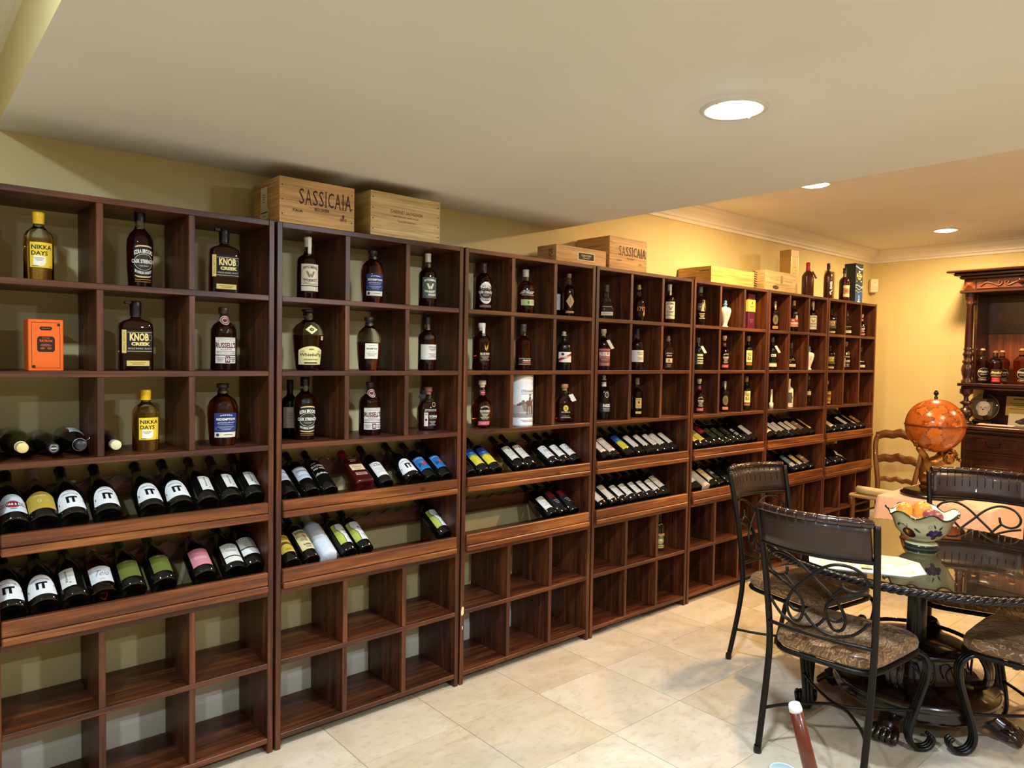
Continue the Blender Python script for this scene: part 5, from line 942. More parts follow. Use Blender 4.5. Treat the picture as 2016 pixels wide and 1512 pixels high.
crate('wine_crate', 'pale plain-grained crate with two short lines of lettering, second from the left', .606, .150, .370, .285, .192, CRATE2, 1.0,
      [('t', 'CABERNET SAUVIGNON', 0, .10, .46, .075, BR, .01), ('t', 'RUTHERFORD, NAPA VALLEY', 0, -.01, .37, .045, BR, .0), ('t', 'TRAILSIDE VINEYARD', 0, -.12, .26, .04, BR)], None, nails=(4, 0), plank=1)
def small_side(t, w_, d, h):
    f = lambda u, v, l: (-w_/2-l, -.03-u, h*.5+v)
    flat_print('side_stamp', [('R', 0, 0, .9, .9, '#8a6a44', .06), ('T', 'VOB', 0, 0, .5, .7, '#6a4a2c', .03)], .07, h*.8, t, f)
crate('flat_wine_box', 'small flat wooden box with a black name plate, leaning in front of a crate', 1.772, .105, .400, .15, .092, CRATE, 0,
      [('p', [(-.08, .24), (.26, .24), (.26, -.26), (-.08, -.26)], '#d9cda8'), ('p', [(-.065, .19), (.245, .19), (.245, -.21), (-.065, -.21)], '#1d1712'), ('t', 'TOM CORY', .09, .04, .2, .12, '#d9cda8', .02), ('r', .09, -.1, .14, .04, '#b9ad88')], small_side, nails=(1, 0), plank=1)
crate('wine_crate', 'pine wine crate with dark lid and tall lettering, behind the small box', 2.195, .185, .342, .27, .185, CRATE, 0,
      serif('SASSICAIA', .10, .13, .72, .30, BR)+[('t', 'ITALIA', -.25, -.18, .13, .05, BR), ('t', 'BOLGHERI', .05, -.10, .19, .05, BR), ('t', '2013', .32, -.24, .09, .06, BR)], None, lid='sliding', nails=(5, 0))
crate('flat_wine_crate', 'long flat yellow pine crate with thin name lettering', 3.325, .185, .540, .27, .116, CRATE3, 0,
      [('t', 'Opus One', -.37, .22, .22, .20, '#6a4a24', -.01)], lambda t, w_, d, h: flat_print('side_stamp', [('r', .3, .25, .3, .06, '#7a5a34'), ('r', -.2, -.2, .5, .3, '#8a6a44')], d, h, t, lambda u, v, l: (-w_/2-l, -u, h/2+v)), nails=(2, 0), plank=1)
def stripe(t, w_, d, h):
    P = []
    for i in range(9):
        for j in range(3):
            P.append(('p', [(-.45+j*.3, .5-i*.11), (-.27+j*.3, .44-i*.11-.06), (-.27+j*.3, .41-i*.11-.06), (-.45+j*.3, .47-i*.11)], '#15120e'))
    flat_print('tape_stripes', P, d*.8, h, t, lambda u, v, l: (-w_/2-l, -u, h/2+v))
crate('wine_crate', 'pale crate with faint crest stamp and black striped tape on its end', 3.955, .175, .450, .27, .150, CRATE2, 0,
      [('t', 'VITICOLA', -.22, .10, .30, .14, '#a0875c', .01), ('p', [(-.02, .0), (.0, .3), (.03, .34), (.06, .3), (.08, .0), (.03, -.1)], '#8f774c'), ('t', 'FARINA', .26, .08, .28, .14, '#a0875c', .01), ('t', 'Pinot Noir Reserve', .10, -.14, .5, .07, '#a08a60', 0, .3), ('e', -.16, -.30, .20, .20, '#4a2a1c')], stripe, nails=(2, 0), plank=1)
# tall gold carton and blue carton
t = thing('gift_carton', 'tall gold carton standing on top of the racks', 'carton', (4.272, .15, 2.135), (0, 0, radians(-4)))
ob('carton_body', MB().box(-.05, .05, -.05, .05, 0, .355, 0, .002).mesh('carton_body', mat('#a5854c', .45, .2)), t)
a = ob('front_label', MB().box(-.044, .044, -.0512, -.0502, .09, .235, 0, .0002).mesh('front_label', mat('#cfa93c', .45)), t)
flat_print('print', [('t', 'VCP', 0, .38, .36, .08, '#5a4218', .02), *bars(0, -.1, .5, .4, 5, '#a8862c'), ('e', .2, .22, .1, .05, '#6a4a1c')], .088, .145, a, face_front(0, -.0512, .1625))
ob('gold_edge', MB().box(-.051, -.046, -.0512, -.0462, .001, .354, 0, .0004).mesh('gold_edge', mat('#e0c27c', .35, .4)), t)
ob('gold_edge', MB().box(.046, .051, -.0512, -.0462, .001, .354, 0, .0004).mesh('gold_edge', mat('#e0c27c', .35, .4)), t)
ob('lid', MB().box(-.0515, .0515, -.0515, .0515, .3, .356, 0, .002).mesh('lid', mat('#9c7c48', .45, .2)), t)
t = thing('gift_carton', 'dark blue whisky carton with swirling white pattern, last on the racks', 'carton', (5.35, .115, 2.135))
ob('carton_body', MB().box(-.072, .072, -.05, .05, 0, .345, 0, .002).mesh('carton_body', mat('#1b2a36', .4)), t)
CB = '#d9c98a'; SW = '#9fb4cc'
wav = lambda y, a, f, ph, th: ('p', [(-.5+i/16, y+a*sin(f*i/16*6.28+ph)) for i in range(17)]+[(.5-i/16, y-th+a*sin(f*(1-i/16)*6.28+ph)) for i in range(17)], SW)
flat_print('print', [('p', [(-.5, -.5), (.5, -.5), (.5, -.12), (.1, -.26), (-.2, -.18), (-.5, -.3)], '#274878'), wav(-.05, .02, 1, 0, .02), wav(-.12, .03, 1.2, 1, .014), wav(.42, .03, .6, 2, .03), wav(-.20, .02, 1.5, .5, .008),
    ('e', .0, .30, .20, .06, CB), ('r', 0, .245, .5, .012, CB), ('t', 'Blue Label', 0, .20, .72, .07, CB, .03), *bars(0, .12, .5, .06, 3, CB),
    ('p', [(-.05, -.36), (.0, -.28), (.06, -.33), (.04, -.38), (.10, -.44), (.04, -.42), (-.04, -.44), (-.10, -.44), (-.02, -.39)], '#e6e2d2'), ('r', 0, -.47, .4, .03, '#e6e2d2'),
    ('e', -.3, .26, .05, .02, SW), ('e', .3, .34, .06, .024, '#b59ab0'), ('e', -.35, .05, .07, .03, '#dce2ea'), ('e', .25, .06, .2, .03, '#c9c2a0')], .144, .345, t, face_front(0, -.05, .1725))
ob('lid', MB().box(-.0725, .0725, -.0505, .0505, .335, .347, 0, .001).mesh('lid', mat('#15202a', .4)), t)
# ------------------------------------------------------------------ dining set
def damask():
    m, nt, b = new_mat('damask_fabric')
    mp = coords(nt, (1, 1, 1)); n = noise(nt, mp, 9, 3, .5)
    wv = nt.nodes.new('ShaderNodeTexWave'); wv.wave_type = 'RINGS'; wv.inputs['Scale'].default_value = 10; wv.inputs['Distortion'].default_value = 8; wv.inputs['Detail'].default_value = 2; wv.inputs['Detail Scale'].default_value = 2.4
    nt.links.new(mp.outputs[0], wv.inputs['Vector'])
    r = ramp(nt, [(.40, '#7f5c3a'), (.5, '#cfa975'), (.62, '#dfc292'), (.72, '#96714a')]); nt.links.new(wv.outputs[0], r.inputs[0])
    r2 = ramp(nt, [(.4, '#8a6a48'), (.65, '#ffffff')]); nt.links.new(n.outputs[0], r2.inputs[0])
    nt.links.new(mix(nt, .5, r.outputs[0], r2.outputs[0], 'MULTIPLY'), b.inputs['Base Color'])
    rr = ramp(nt, [(.42, .5), (.6, .28)]); nt.links.new(wv.outputs[0], rr.inputs[0]); nt.links.new(rr.outputs[0], b.inputs['Roughness'])
    b.inputs['Sheen Weight'].default_value = .2; bump(nt, b, wv.outputs[0], .25, .001); return m
DAM = damask(); LEATH = mat('#2b1c17', .42, 0, .5, .15, 'dark_brown_leather'); ROLL = mat('#26120f', .18, 0, .6, .5, 'oxblood_leather')
def post_x(z):
    P = [(0, -.285), (.15, -.252), (.30, -.222), (.43, -.205), (.55, -.207), (.75, -.232), (.9, -.262), (1.03, -.292)]
    for a, b in zip(P, P[1:]):
        if a[0] <= z <= b[0]: return a[1]+(b[1]-a[1])*(z-a[0])/(b[0]-a[0])
    return P[-1][1]
def post_y(z): return .205+.025*max(0, z-.45)/.55
def bow(y): return -.068*(1-(y/.23)**2)
def make_chair():
    t = thing('dining_chair', 'x', 'chair', (0, 0, 0))
    for s in (-1, 1):
        pts = smooth_path([(post_x(z), s*post_y(z), z) for z in (.012, .15, .30, .43, .55, .75, .9, 1.022)], 4)
        pl = ob('back_post', MB().tube(pts, .0135, 10).mesh('back_post', METAL), t)
        ob('foot_cap', MB().lathe([(0, 0), (.016, 0), (.017, .012), (.0145, .03)], 12, post_x(.01), s*.205, 0).mesh('foot_cap', BLACKM), pl)
    # back panel with rolled top edge
    N = 18; mb = MB(); vs = []
    for side in (0, 1):
        for j in range(5):
            z = .885+(1.018-.885)*j/4
            for i in range(N+1):
                y = -.212+.424*i/N; x = post_x(z)+bow(y)+(.009 if side else -.009); vs.append((x, y, z))
    n1 = N+1; F = []
    for side in (0, 1):
        for j in range(4):
            for i in range(N): a = side*5*n1+j*n1+i; F.append((a, a+1, a+n1+1, a+n1))
    for i in range(N):
        F.append((i, i+1, 5*n1+i+1, 5*n1+i)); a = 4*n1+i; F.append((a, a+1, 5*n1+a+1, 5*n1+a))
    for j in range(4):
        for i in (0, N): a = j*n1+i; F.append((a, a+n1, 5*n1+a+n1, 5*n1+a))
    mb.add(vs, F, 0, True); me = fix_normals(mb.mesh('back_panel', LEATH)); ob('back_panel', me, t)
    pts = []; R = []
    M_ = 150
    for i in range(M_+1):
        y = -.222+.444*i/M_; pts.append((post_x(1.025)+bow(y)*.98, y, 1.028)); ph = (i/M_*12) % 1
        R.append(.0165-(.0035 if (ph < .07 or ph > .93) else 0))
    ob('rolled_top', MB().tube(pts, R, 12).mesh('rolled_top', ROLL), t)
    for k in range(1, 12):
        y = -.212+.424*k/12; z1 = 1.016; z0 = .945
        ob('pleat', MB().tube([(post_x(z)+bow(y)+.0085, y, z) for z in (z0, .98, z1)], .0028, 6).mesh('pleat', ROLL), t)
    for (z, nm) in ((.878, 'cross_bar'), (.535, 'cross_bar')):
        ob(nm, MB().tube([(post_x(z)+bow(y)*(1 if z > .8 else .45), y, z) for y in [-post_y(z)+2*post_y(z)*i/16 for i in range(17)]], .0085, 8).mesh(nm, METAL), t)
    # wrought scrolls, drawn as (lateral, height) fractions of the open back
    A = [(.50, .78), (.54, .68), (.72, .64), (.89, .69), (.94, .80), (.80, .92), (.51, .955), (.21, .87), (-.08, .70), (-.34, .54), (-.50, .39), (-.55, .25), (-.47, .13), (-.32, .12), (-.22, .25), (-.22, .39), (-.36, .54), (-.56, .68)]
    B = [(.95, .64), (.62, .57), (.34, .47), (.22, .34), (.28, .25), (.43, .24), (.54, .30)]
    C_ = [(.96, .30), (.84, .20), (.66, .10), (.37, .04), (.10, .07), (-.08, .15), (-.20, .25)]
    def sp(q, s, k): y = s*q[0]*.206; z = .543+q[1]*.328; return (post_x(z)+bow(y)*(.45+.55*(z-.535)/.34)+k, y, z)
    for s, k in ((1, .004), (-1, -.004)):
        for curve in (A, B, C_):
            ob('scroll', MB().tube(smooth_path([sp(q, s, k) for q in curve], 5), .0062, 7).mesh('scroll', METAL), t)
    # seat
    def ring(k, z, n=36, dx=0):
        out = []
        for i in range(n):
            a = 2*pi*i/n; ca, sa = cos(a), sin(a); e = 2/5.5
            x = .236*math.copysign(abs(ca)**e, ca); y = (.228+.026*x/.236)*math.copysign(abs(sa)**e, sa); out.append((dx+x*k+.034, y*k, z))
        return out
    prof = [(.5, .437), (.95, .434), (1.0, .445), (1.005, .462), (.985, .478), (.93, .489), (.8, .498), (.6, .505), (.3, .509), (.02, .510)]
    mb = MB(); vs = []; F = []; n = 36
    for k, z in prof: vs += ring(k, z)
    for j in range(len(prof)-1):
        for i in range(n): F.append((j*n+i, j*n+(i+1) % n, (j+1)*n+(i+1) % n, (j+1)*n+i))
    F.append(tuple(range(n))[::-1]); F.append(tuple((len(prof)-1)*n+i for i in range(n)))
    mb.add(vs, F, 0, True); ob('seat_cushion', mb.mesh('seat_cushion', DAM), t)
    ob('seat_frame', MB().tube(ring(.985, .424), .0115, 8, closed=True).mesh('seat_frame', METAL), t)
    # fluted front legs
    path = [(.15, .413), (.20, .424), (.248, .412), (.274, .372), (.271, .31), (.244, .22), (.216, .13), (.206, .07), (.222, .026), (.257, .010), (.293, .022), (.306, .052), (.291, .068)]
    for s in (-1, 1):
        mb = MB()
        for off in (-.016, 0, .016):
            pp = smooth_path([(.165+(x-.15)*.707+off*.707, s*(.172+(x-.15)*.707-off*.707), z) for x, z in path], 4)
            mb.tube(pp, [.0105]*(len(pp)-16)+[.0105-.0002*i for i in range(16)], 8)
        ob('front_leg', mb.mesh('front_leg', BLACKM), t)
    zr = .175
    ob('stretcher', MB().tube(smooth_path([(post_x(zr), -.205, zr), (-.14, -.15, zr), (-.02, -.05, zr), (.0, 0, zr), (-.02, .05, zr), (-.14, .15, zr), (post_x(zr), .205, zr)], 5), .0068, 8).mesh('stretcher', METAL), t)
    ob('stretcher', MB().tube(smooth_path([(.205, -.23, zr), (.12, -.15, zr), (.035, -.05, zr), (.0145, 0, zr), (.035, .05, zr), (.12, .15, zr), (.205, .23, zr)], 5), .0068, 8).mesh('stretcher', METAL), t)
    return t
CH = [((1.825, -1.445), 3, 'iron dining chair nearest the viewer, seen from behind'),
      ((2.425, -.965), -98, 'iron dining chair between the racks and the round table'),
      ((3.015, -1.60), 199, 'iron dining chair on the far side of the round table'),
      ((2.43, -2.035), 91, 'iron dining chair at the right edge, showing only its seat front')]
ch0 = make_chair()
for i, (xy, a, lab) in enumerate(CH):
    c = ch0 if i == 0 else copy_tree(ch0)
    c.location = (xy[0], xy[1], 0); c.rotation_euler = (0, 0, radians(a)); c['label'] = lab; c['group'] = 'iron chairs around the round table'
# ------------------------------------------------------------------ round table
TX, TY, TZ, TR = 2.42, -1.53, .76, .675
t = thing('dining_table', 'round dark dining table with glass top and rope edge', 'table', (TX, TY, 0))
DKW = wood('espresso_wood', '#120806', '#1f0f0a', '#2c1710', 0, .22, .4, knots=False)
ob('table_top', MB().lathe([(0, .722), (.60, .722), (.64, .728), (.658, .735), (.658, .7515), (0, .7515)], 72).mesh('table_top', DKW), t)
g_, nt_, b_ = new_mat('table_glass'); b_.inputs['Base Color'].default_value = (.9, .95, .93, 1); b_.inputs['Roughness'].default_value = .0; b_.inputs['Transmission Weight'].default_value = 1; b_.inputs['IOR'].default_value = 1.6
ob('glass_top', MB().lathe([(0, .7522), (.652, .7522), (.655, .755), (.652, .7592), (0, .7592)], 72, smooth=False).mesh('glass_top', g_), t)
mb = MB(); NS = 420
for st in range(3):
    pts = []
    for i in range(NS):
        a = 2*pi*i/NS; ph = 2*pi*(i*46/NS+st/3); pts.append(((.668+.0085*cos(ph))*cos(a), (.668+.0085*cos(ph))*sin(a), .741+.0085*sin(ph)))
    mb.tube(pts, .0095, 6, closed=True)
ob('rope_edge', mb.mesh('rope_edge', BLACKM), t)
col = [(.055, .22), (.075, .235), (.06, .25), (.042, .30), (.040, .60), (.05, .64), (.09, .67), (.20, .70), (.24, .7215), (0, .7215)]
ob('column', MB().lathe(col, 24, wave=lambda a, r0, z0: (r0*(1+(.05*cos(8*a) if .3 <= z0 <= .6 else 0)), z0)).mesh('column', BLACKM), t)
plw = wood('plinth_wood', '#100705', '#1e0d08', '#2c140c', 0, .22, .3, knots=False)
ob('plinth', MB().lathe([(0, .085), (.30, .085), (.335, .095), (.345, .12), (.335, .135), (.345, .145), (.345, .165), (.32, .18), (.26, .195), (.25, .21), (0, .21)], 56).mesh('plinth', plw), t)
ob('upper_ring', MB().tube([(.24*cos(2*pi*i/48), .24*sin(2*pi*i/48), .345) for i in range(48)], .010, 8, closed=True).mesh('upper_ring', BLACKM), t)
ob('drum', MB().lathe([(.205, .20), (.20, .30), (.215, .335), (.0, .34)], 40).mesh('drum', plw), t)
for k in range(8):
    a = pi/8+pi/4*k; q = []
    for (d, z) in ((-.045, .235), (-.06, .27), (-.035, .30), (0, .275), (.02, .235), (.05, .225), (.062, .26), (.04, .285)): q.append((.222*cos(a+d/.22), .222*sin(a+d/.22), z))
    ob('iron_scroll', MB().tube(smooth_path(q, 5), .0048, 6).mesh('iron_scroll', BLACKM), t)
for k in range(4):     # carved acanthus brackets and claw feet
    a = pi/2*k+radians(4); ca, sa = cos(a), sin(a)
    rot = lambda p: (p[0]*ca-p[1]*sa, p[0]*sa+p[1]*ca, p[2])
    mb = MB()
    for off, rr in ((-.018, .015), (0, .02), (.018, .015)):
        mb.tube([rot(q) for q in smooth_path([(.235, off, .20), (.285, off*1.3, .225), (.292, off*1.4, .29), (.262, off, .345), (.232, off*.7, .375)], 4)], rr, 8)
    ob('carved_bracket', mb.mesh('carved_bracket', plw), t)
    mb = MB()
    mb.tube([rot(q) for q in smooth_path([(.22, 0, .10), (.29, 0, .085), (.35, 0, .055), (.385, 0, .035)], 4)], [.05, .05, .048, .042], 10)
    for j in range(5):
        o = (j-2)*.021
        mb.tube([rot(q) for q in smooth_path([(.345, o*.8, .055), (.385, o, .052), (.412, o*1.1, .034), (.420, o*1.12, .014)], 3)], [.014, .016, .015, .009], 8)
    ob('claw_foot', mb.mesh('claw_foot', plw), t)
# ------------------------------------------------------------------ placemat, bowl and fruit
t = thing('placemat', 'white octagonal placemat with wine bottle print on the table', 'placemat', (1.985, -1.468, .7594), (0, 0, radians(-62)))
oc = [(-.22, -.085), (-.15, -.155), (.15, -.155), (.22, -.085), (.22, .085), (.15, .155), (-.15, .155), (-.22, .085)]
ob('mat_sheet', fix_normals(MB().extrude(oc, 2, 0, .0025).mesh('mat_sheet', mat('#e6e2cf', .35, 0, .5, .2))), t)
flat_print('print', [('R', -.28, .22, .30, .34, '#c3c97e', .16), ('R', .28, .22, .30, .34, '#c3c97e', .16), ('R', -.28, -.24, .30, .34, '#cfc878', .16), ('R', .28, -.24, .30, .34, '#c3c97e', .16), ('e', .28, .22, .18, .2, '#d9dcae'), ('e', -.28, .22, .18, .2, '#dcd9a2'),
    ('p', [(-.05, -.40), (.05, -.40), (.05, .02), (.02, .14), (.02, .36), (-.02, .36), (-.02, .14), (-.05, .02)], '#4a2a24'), ('r', 0, -.2, .1, .22, '#d9cf8a')], .42, .30, t, lambda u, v, l: (u, v, .0025+l))
bx, by = 2.485, -1.515
t = thing('fruit_bowl', 'footed ceramic bowl with wavy rim and painted fruit on the table', 'bowl', (bx, by, .7594)); t.scale = (.94, .94, .94)
CER = mat('#c9c197', .18, 0, .5, .5, 'cream_glaze'); GRN = mat('#1f2f26', .15, 0, .5, .5, 'green_glaze'); WHI = mat('#e8e6e2', .2, 0, .5, .4, 'white_glaze')
def rim(a, r0, z0):
    k = max(0, (z0-.10)/.075); return (r0*(1+.05*k*cos(7*a)), z0+.014*k*sin(7*a+.6))
out = [(.035, .030), (.05, .034), (.085, .052), (.115, .085), (.128, .12), (.145, .155), (.158, .172)]
inn = [(.154, .174), (.140, .155), (.122, .12), (.10, .085), (.06, .055), (0, .048)]
ob('outer_shell', MB().lathe(out, 70, wave=rim).mesh('outer_shell', CER), t)
ob('inner_glaze', MB().lathe([out[-1]]+inn, 70, wave=rim).mesh('inner_glaze', WHI), t)
rp = []
for i in range(140):
    a = 2*pi*i/140; r0, z0 = rim(a, .1575, .173); rp.append((r0*cos(a), r0*sin(a), z0))
ob('rim_band', MB().tube(rp, .0042, 6, closed=True).mesh('rim_band', GRN), t)
ob('foot', MB().lathe([(0, 0), (.068, 0), (.075, .006), (.076, .016), (.066, .024), (.045, .028), (.036, .032)], 44).mesh('foot', CER), t)
ob('foot_band', MB().lathe([(.0735, .004), (.0775, .008), (.0775, .015), (.0735, .019)], 44).mesh('foot_band', GRN), t)
def bowl_map(a0):
    def f(u, v, l):
        z = .092+v
        P = out
        r0 = P[0][0]
        for p, q in zip(P, P[1:]):
            if p[1] <= z <= q[1]: r0 = p[0]+(q[0]-p[0])*(z-p[1])/(q[1]-p[1])
        a = a0+u/r0; r1, z1 = rim(a, r0, z); r1 += .0006+l*3
        return (r1*cos(a), r1*sin(a), z1)
    return f
va = math.atan2(-2.783-by, -1.173-bx)
LEAF = '#3c4a2a'
def leaf(u, v, s, ang): return ('p', [(u+s*(cos(ang)*x-sin(ang)*y), v+s*(sin(ang)*x+cos(ang)*y)) for x, y in ((-1, 0), (-.4, .32), (.3, .3), (1, 0), (.3, -.3), (-.4, -.32))], LEAF)
def painted(nm, prints, a0):
    mb = MB(); mats = []; nmz = []; f = bowl_map(a0)
    for li, pr in enumerate(prints):
        c = pr[pcol(pr)]
        if c not in nmz: nmz.append(c); mats.append(mat(c, .2, 0, .5, .4))
        V, Fp = slice_u(*geo2d(pr), step=.12); mb.add([f(u*.1, v*.1, .0001+.0001*li) for u, v in V], Fp, nmz.index(c))
    ob(nm, mb.mesh(nm, mats), t)
painted('painted_plum', [('e', 0, -.10, .62, .52, '#43121a'), ('e', -.04, -.08, .30, .36, '#7a3f1c'), ('e', -.04, -.06, .10, .22, '#c79a3c'), leaf(-.46, .26, .16, .5), leaf(.44, .10, .18, -.8), ('r', .0, .24, .03, .2, LEAF), ('p', [(-.4, .26), (-.2, .3), (0, .18), (0, .15), (-.2, .26)], LEAF)], va-.52)
painted('painted_grapes', [('e', u, v, .22, .20, c) for u, v, c in ((-.2, .05, '#3a2f52'), (0, .08, '#43385f'), (.2, .06, '#33294a'), (-.1, -.10, '#4a3f68'), (.1, -.10, '#3a2f52'), (.02, -.26, '#43385f'), (.28, -.08, '#3d3356'), (-.28, -.06, '#2f2644'))]+[leaf(.2, .32, .16, 1.2), leaf(-.1, .34, .12, 2.2), ('R', -.3, .30, .16, .16, LEAF, .18)], va+.50)
painted('painted_leaves', [leaf(0, -.3, .2, .2), leaf(.3, -.34, .16, -.3), ('e', -.2, -.2, .3, .3, '#5a1d22')], va+1.6)
painted('painted_pears', [('e', 0, -.1, .5, .5, '#8a7a2c'), leaf(.3, .2, .18, .6)], va-1.7)
def fruit(nm, label, cat_c, c1, c2, loc, r0, sq=(1, 1, 1), stem=True):
    m, nt, b = new_mat(nm+'_skin'); n = noise(nt, coords(nt, (1, 1, 1)), 14, 3); r = ramp(nt, [(.35, c1), (.65, c2)]); nt.links.new(n.outputs[0], r.inputs[0]); nt.links.new(r.outputs[0], b.inputs['Base Color']); b.inputs['Roughness'].default_value = .35
    n2 = noise(nt, coords(nt, (1, 1, 1)), 180, 2); bump(nt, b, n2.outputs[0], .15, .001)
    t = thing(nm, label, 'fruit', loc, (radians(12), radians(-8), 0), 'fruit in the painted bowl')
    P = []
    for i in range(15):
        a = pi*i/14; rr = r0*sin(a); z = -r0*cos(a)
        if i > 11: z -= r0*.10*(i-11)/3*(1-sin(a)*.4)
        P.append((rr if 0 < i < 14 else 0, z))
    mb = MB().lathe(P, 24); mb.v = [(x*sq[0], y*sq[1], z*sq[2]) for x, y, z in mb.v]
    ob('flesh', mb.mesh('flesh', m), t)
    ob('stem', MB().lathe([(.004, r0*sq[2]*.86), (.003, r0*sq[2]*.97), (0, r0*sq[2]*.98)], 8).mesh('stem', mat('#4a4420', .7)), t)
fruit('peach', 'golden peach at the left in the painted bowl', 'peach', '#c9862c', '#e0ad4a', (bx-.025, by+.070, .7594+.163), .036)
fruit('orange', 'orange in the middle of the painted bowl', 'orange', '#d9852a', '#e6a03c', (bx+.012, by+.004, .7594+.171), .040)
fruit('plum', 'purple-red plum at the right in the painted bowl', 'plum', '#6b2a36', '#a3525c', (bx-.028, by-.055, .7594+.156), .036, (1.1, 1.2, .85))
fruit('pear', 'pale fruit behind the orange in the painted bowl', 'fruit', '#a8702c', '#c9964a', (bx+.060, by+.045, .7594+.152), .034)
# ------------------------------------------------------------------ globe on its bronze figure
t = thing('globe_stand', 'orange antique map globe held up by a bronze figure', 'globe', (4.5, -.876, .672), (0, 0, -.715))
def globe_mat():
    m, nt, b = new_mat('old_map'); mp = coords(nt, (1, 1, 1), rnd=False); n = noise(nt, mp, 7.5, 6, .58)
    land = ramp(nt, [(.50, '#b9651f'), (.53, '#964a1a'), (.60, '#aa581f')]); nt.links.new(n.outputs[0], land.inputs[0])
    line = ramp(nt, [(.482, '#ffffff'), (.50, '#2a180c'), (.518, '#ffffff')]); nt.links.new(n.outputs[0], line.inputs[0])
    n2 = noise(nt, mp, 26, 5, .6); sp = ramp(nt, [(.62, '#ffffff'), (.67, '#7a3c1c')]); nt.links.new(n2.outputs[0], sp.inputs[0])
    c = mix(nt, .9, land.outputs[0], line.outputs[0], 'MULTIPLY'); c = mix(nt, .7, c, sp.outputs[0], 'MULTIPLY')
    nt.links.new(c, b.inputs['Base Color']); b.inputs['Roughness'].default_value = .22; b.inputs['Coat Weight'].default_value = .5; return m
GZ = 1.172-.672; GR = .192
ob('globe', MB().lathe([(GR*sin(pi*i/32) if 0 < i < 32 else 0, GZ-GR*cos(pi*i/32)) for i in range(33)], 56).mesh('globe', globe_mat()), t)
ob('equator_ring', MB().tube([(GR*1.004*cos(2*pi*i/64), GR*1.004*sin(2*pi*i/64), GZ+.005) for i in range(64)], .0065, 8, closed=True).mesh('equator_ring', mat('#6b2a12', .3, 0, .5, .3)), t)
ob('finial', MB().lathe([(.012, GZ+GR-.002), (.012, GZ+GR+.012), (.006, GZ+GR+.018), (.012, GZ+GR+.026), (.017, GZ+GR+.036), (.013, GZ+GR+.050), (.004, GZ+GR+.060), (0, GZ+GR+.062)], 16).mesh('finial', BLACKM), t)
ob('base_disc', MB().lathe([(0, 0), (.205, 0), (.207, .012), (.19, .018), (.185, .03), (.15, .036), (.12, .05), (0, .05)], 48).mesh('base_disc', mat('#140d09', .25, 0, .5, .3)), t)
BRZ, nt_, b_ = new_mat('bronze'); _n = noise(nt_, coords(nt_, (1, 1, 1), rnd=False), 18, 3); _r = ramp(nt_, [(.35, '#5a3a18'), (.65, '#a8773a')]); nt_.links.new(_n.outputs[0], _r.inputs[0]); nt_.links.new(_r.outputs[0], b_.inputs['Base Color']); b_.inputs['Metallic'].default_value = .85; b_.inputs['Roughness'].default_value = .35
def skin(name, verts, edges, radii, m, parent, root=0, sub=2):
    me = bpy.data.meshes.new(name); me.from_pydata(verts, edges, []); o = bpy.data.objects.new(name, me); COL.objects.link(o)
    md = o.modifiers.new('s', 'SKIN'); o.modifiers.new('d', 'SUBSURF').levels = sub
    for i, (v, r0) in enumerate(zip(me.skin_vertices[0].data, radii)): v.radius = r0 if isinstance(r0, tuple) else (r0, r0); v.use_root = (i == root)
    dg = bpy.context.evaluated_depsgraph_get(); ev = o.evaluated_get(dg); nm = bpy.data.meshes.new_from_object(ev)
    bpy.data.objects.remove(o); bpy.data.meshes.remove(me); nm.materials.clear(); nm.materials.append(m)
    for p in nm.polygons: p.use_smooth = True
    return ob(name, nm, parent)
# crouching figure: local x runs to the right of the picture, -y towards the viewer
fv = [(-.03, 0, .06), (-.045, 0, .12), (-.04, 0, .19), (-.02, -.01, .235), (.03, -.03, .262), (.075, -.045, .275), (.118, -.055, .262),
      (-.07, -.02, .225), (-.075, -.03, .275), (-.118, -.03, .325), (-.140, -.025, .352), (.03, .04, .235), (.09, .07, .28), (.11, .07, .34)]
fe = [(0, 1), (1, 2), (2, 3), (3, 4), (4, 5), (5, 6), (3, 7), (7, 8), (8, 9), (9, 10), (3, 11), (11, 12), (12, 13)]
fr = [(.055, .05), (.062, .06), (.062, .055), (.055, .05), (.036, .036), (.058, .055), (.045, .042), .034, .026, .021, .016, .032, .026, .022]
skin('bronze_figure', fv, fe, fr, BRZ, t, 2)
mb = MB(); rn = random.Random(3)
for i in range(46):    # curly hair
    a = rn.uniform(0, 2*pi); e = rn.uniform(-.1, 1.3); c0 = Vector((.078, -.045, .282)); n0 = Vector((cos(a)*cos(e), sin(a)*cos(e), sin(e)))
    p0 = c0+n0*.052; tv = n0.cross(Vector((0, 1, .2))).normalized(); q = [p0+tv*(.011*k-.02)+n0*(.004*sin(k*1.9)) for k in range(6)]
    mb.tube(q, [.004, .0075, .008, .008, .007, .003], 6)
ob('curly_hair', mb.mesh('curly_hair', BRZ), t)
ob('face', MB().lathe([(0, 0), (.012, .004), (.014, .012), (.008, .02), (0, .024)], 10).mesh('face', BRZ), t, (.122, -.092, .262), (radians(70), 0, radians(20)))
for k in range(5):     # fingers of the raised hand under the globe
    ob('finger', MB().tube([(-.138, -.035+k*.008, .350), (-.152+abs(k-2)*.003, -.040+k*.010, .372), (-.158+abs(k-2)*.004, -.042+k*.011, .394)], [.006, .0055, .004], 6).mesh('finger', BRZ), t)
for k in range(5):     # folds of the drapery
    q = []
    for i in range(13):
        a = -2.6+i*.36; r1 = .058+.006*k; q.append((-.03+r1*cos(a)*.95, r1*sin(a)*.9-.004, .115+.016*k+.022*sin(i*.5+k)))
    ob('drapery_fold', MB().tube(smooth_path(q, 3), .009, 6).mesh('drapery_fold', BRZ), t)
ob('pedestal', MB().lathe([(.085, .0505), (.088, .062), (.07, .075), (.06, .09), (0, .09)], 28).mesh('pedestal', BRZ), t)
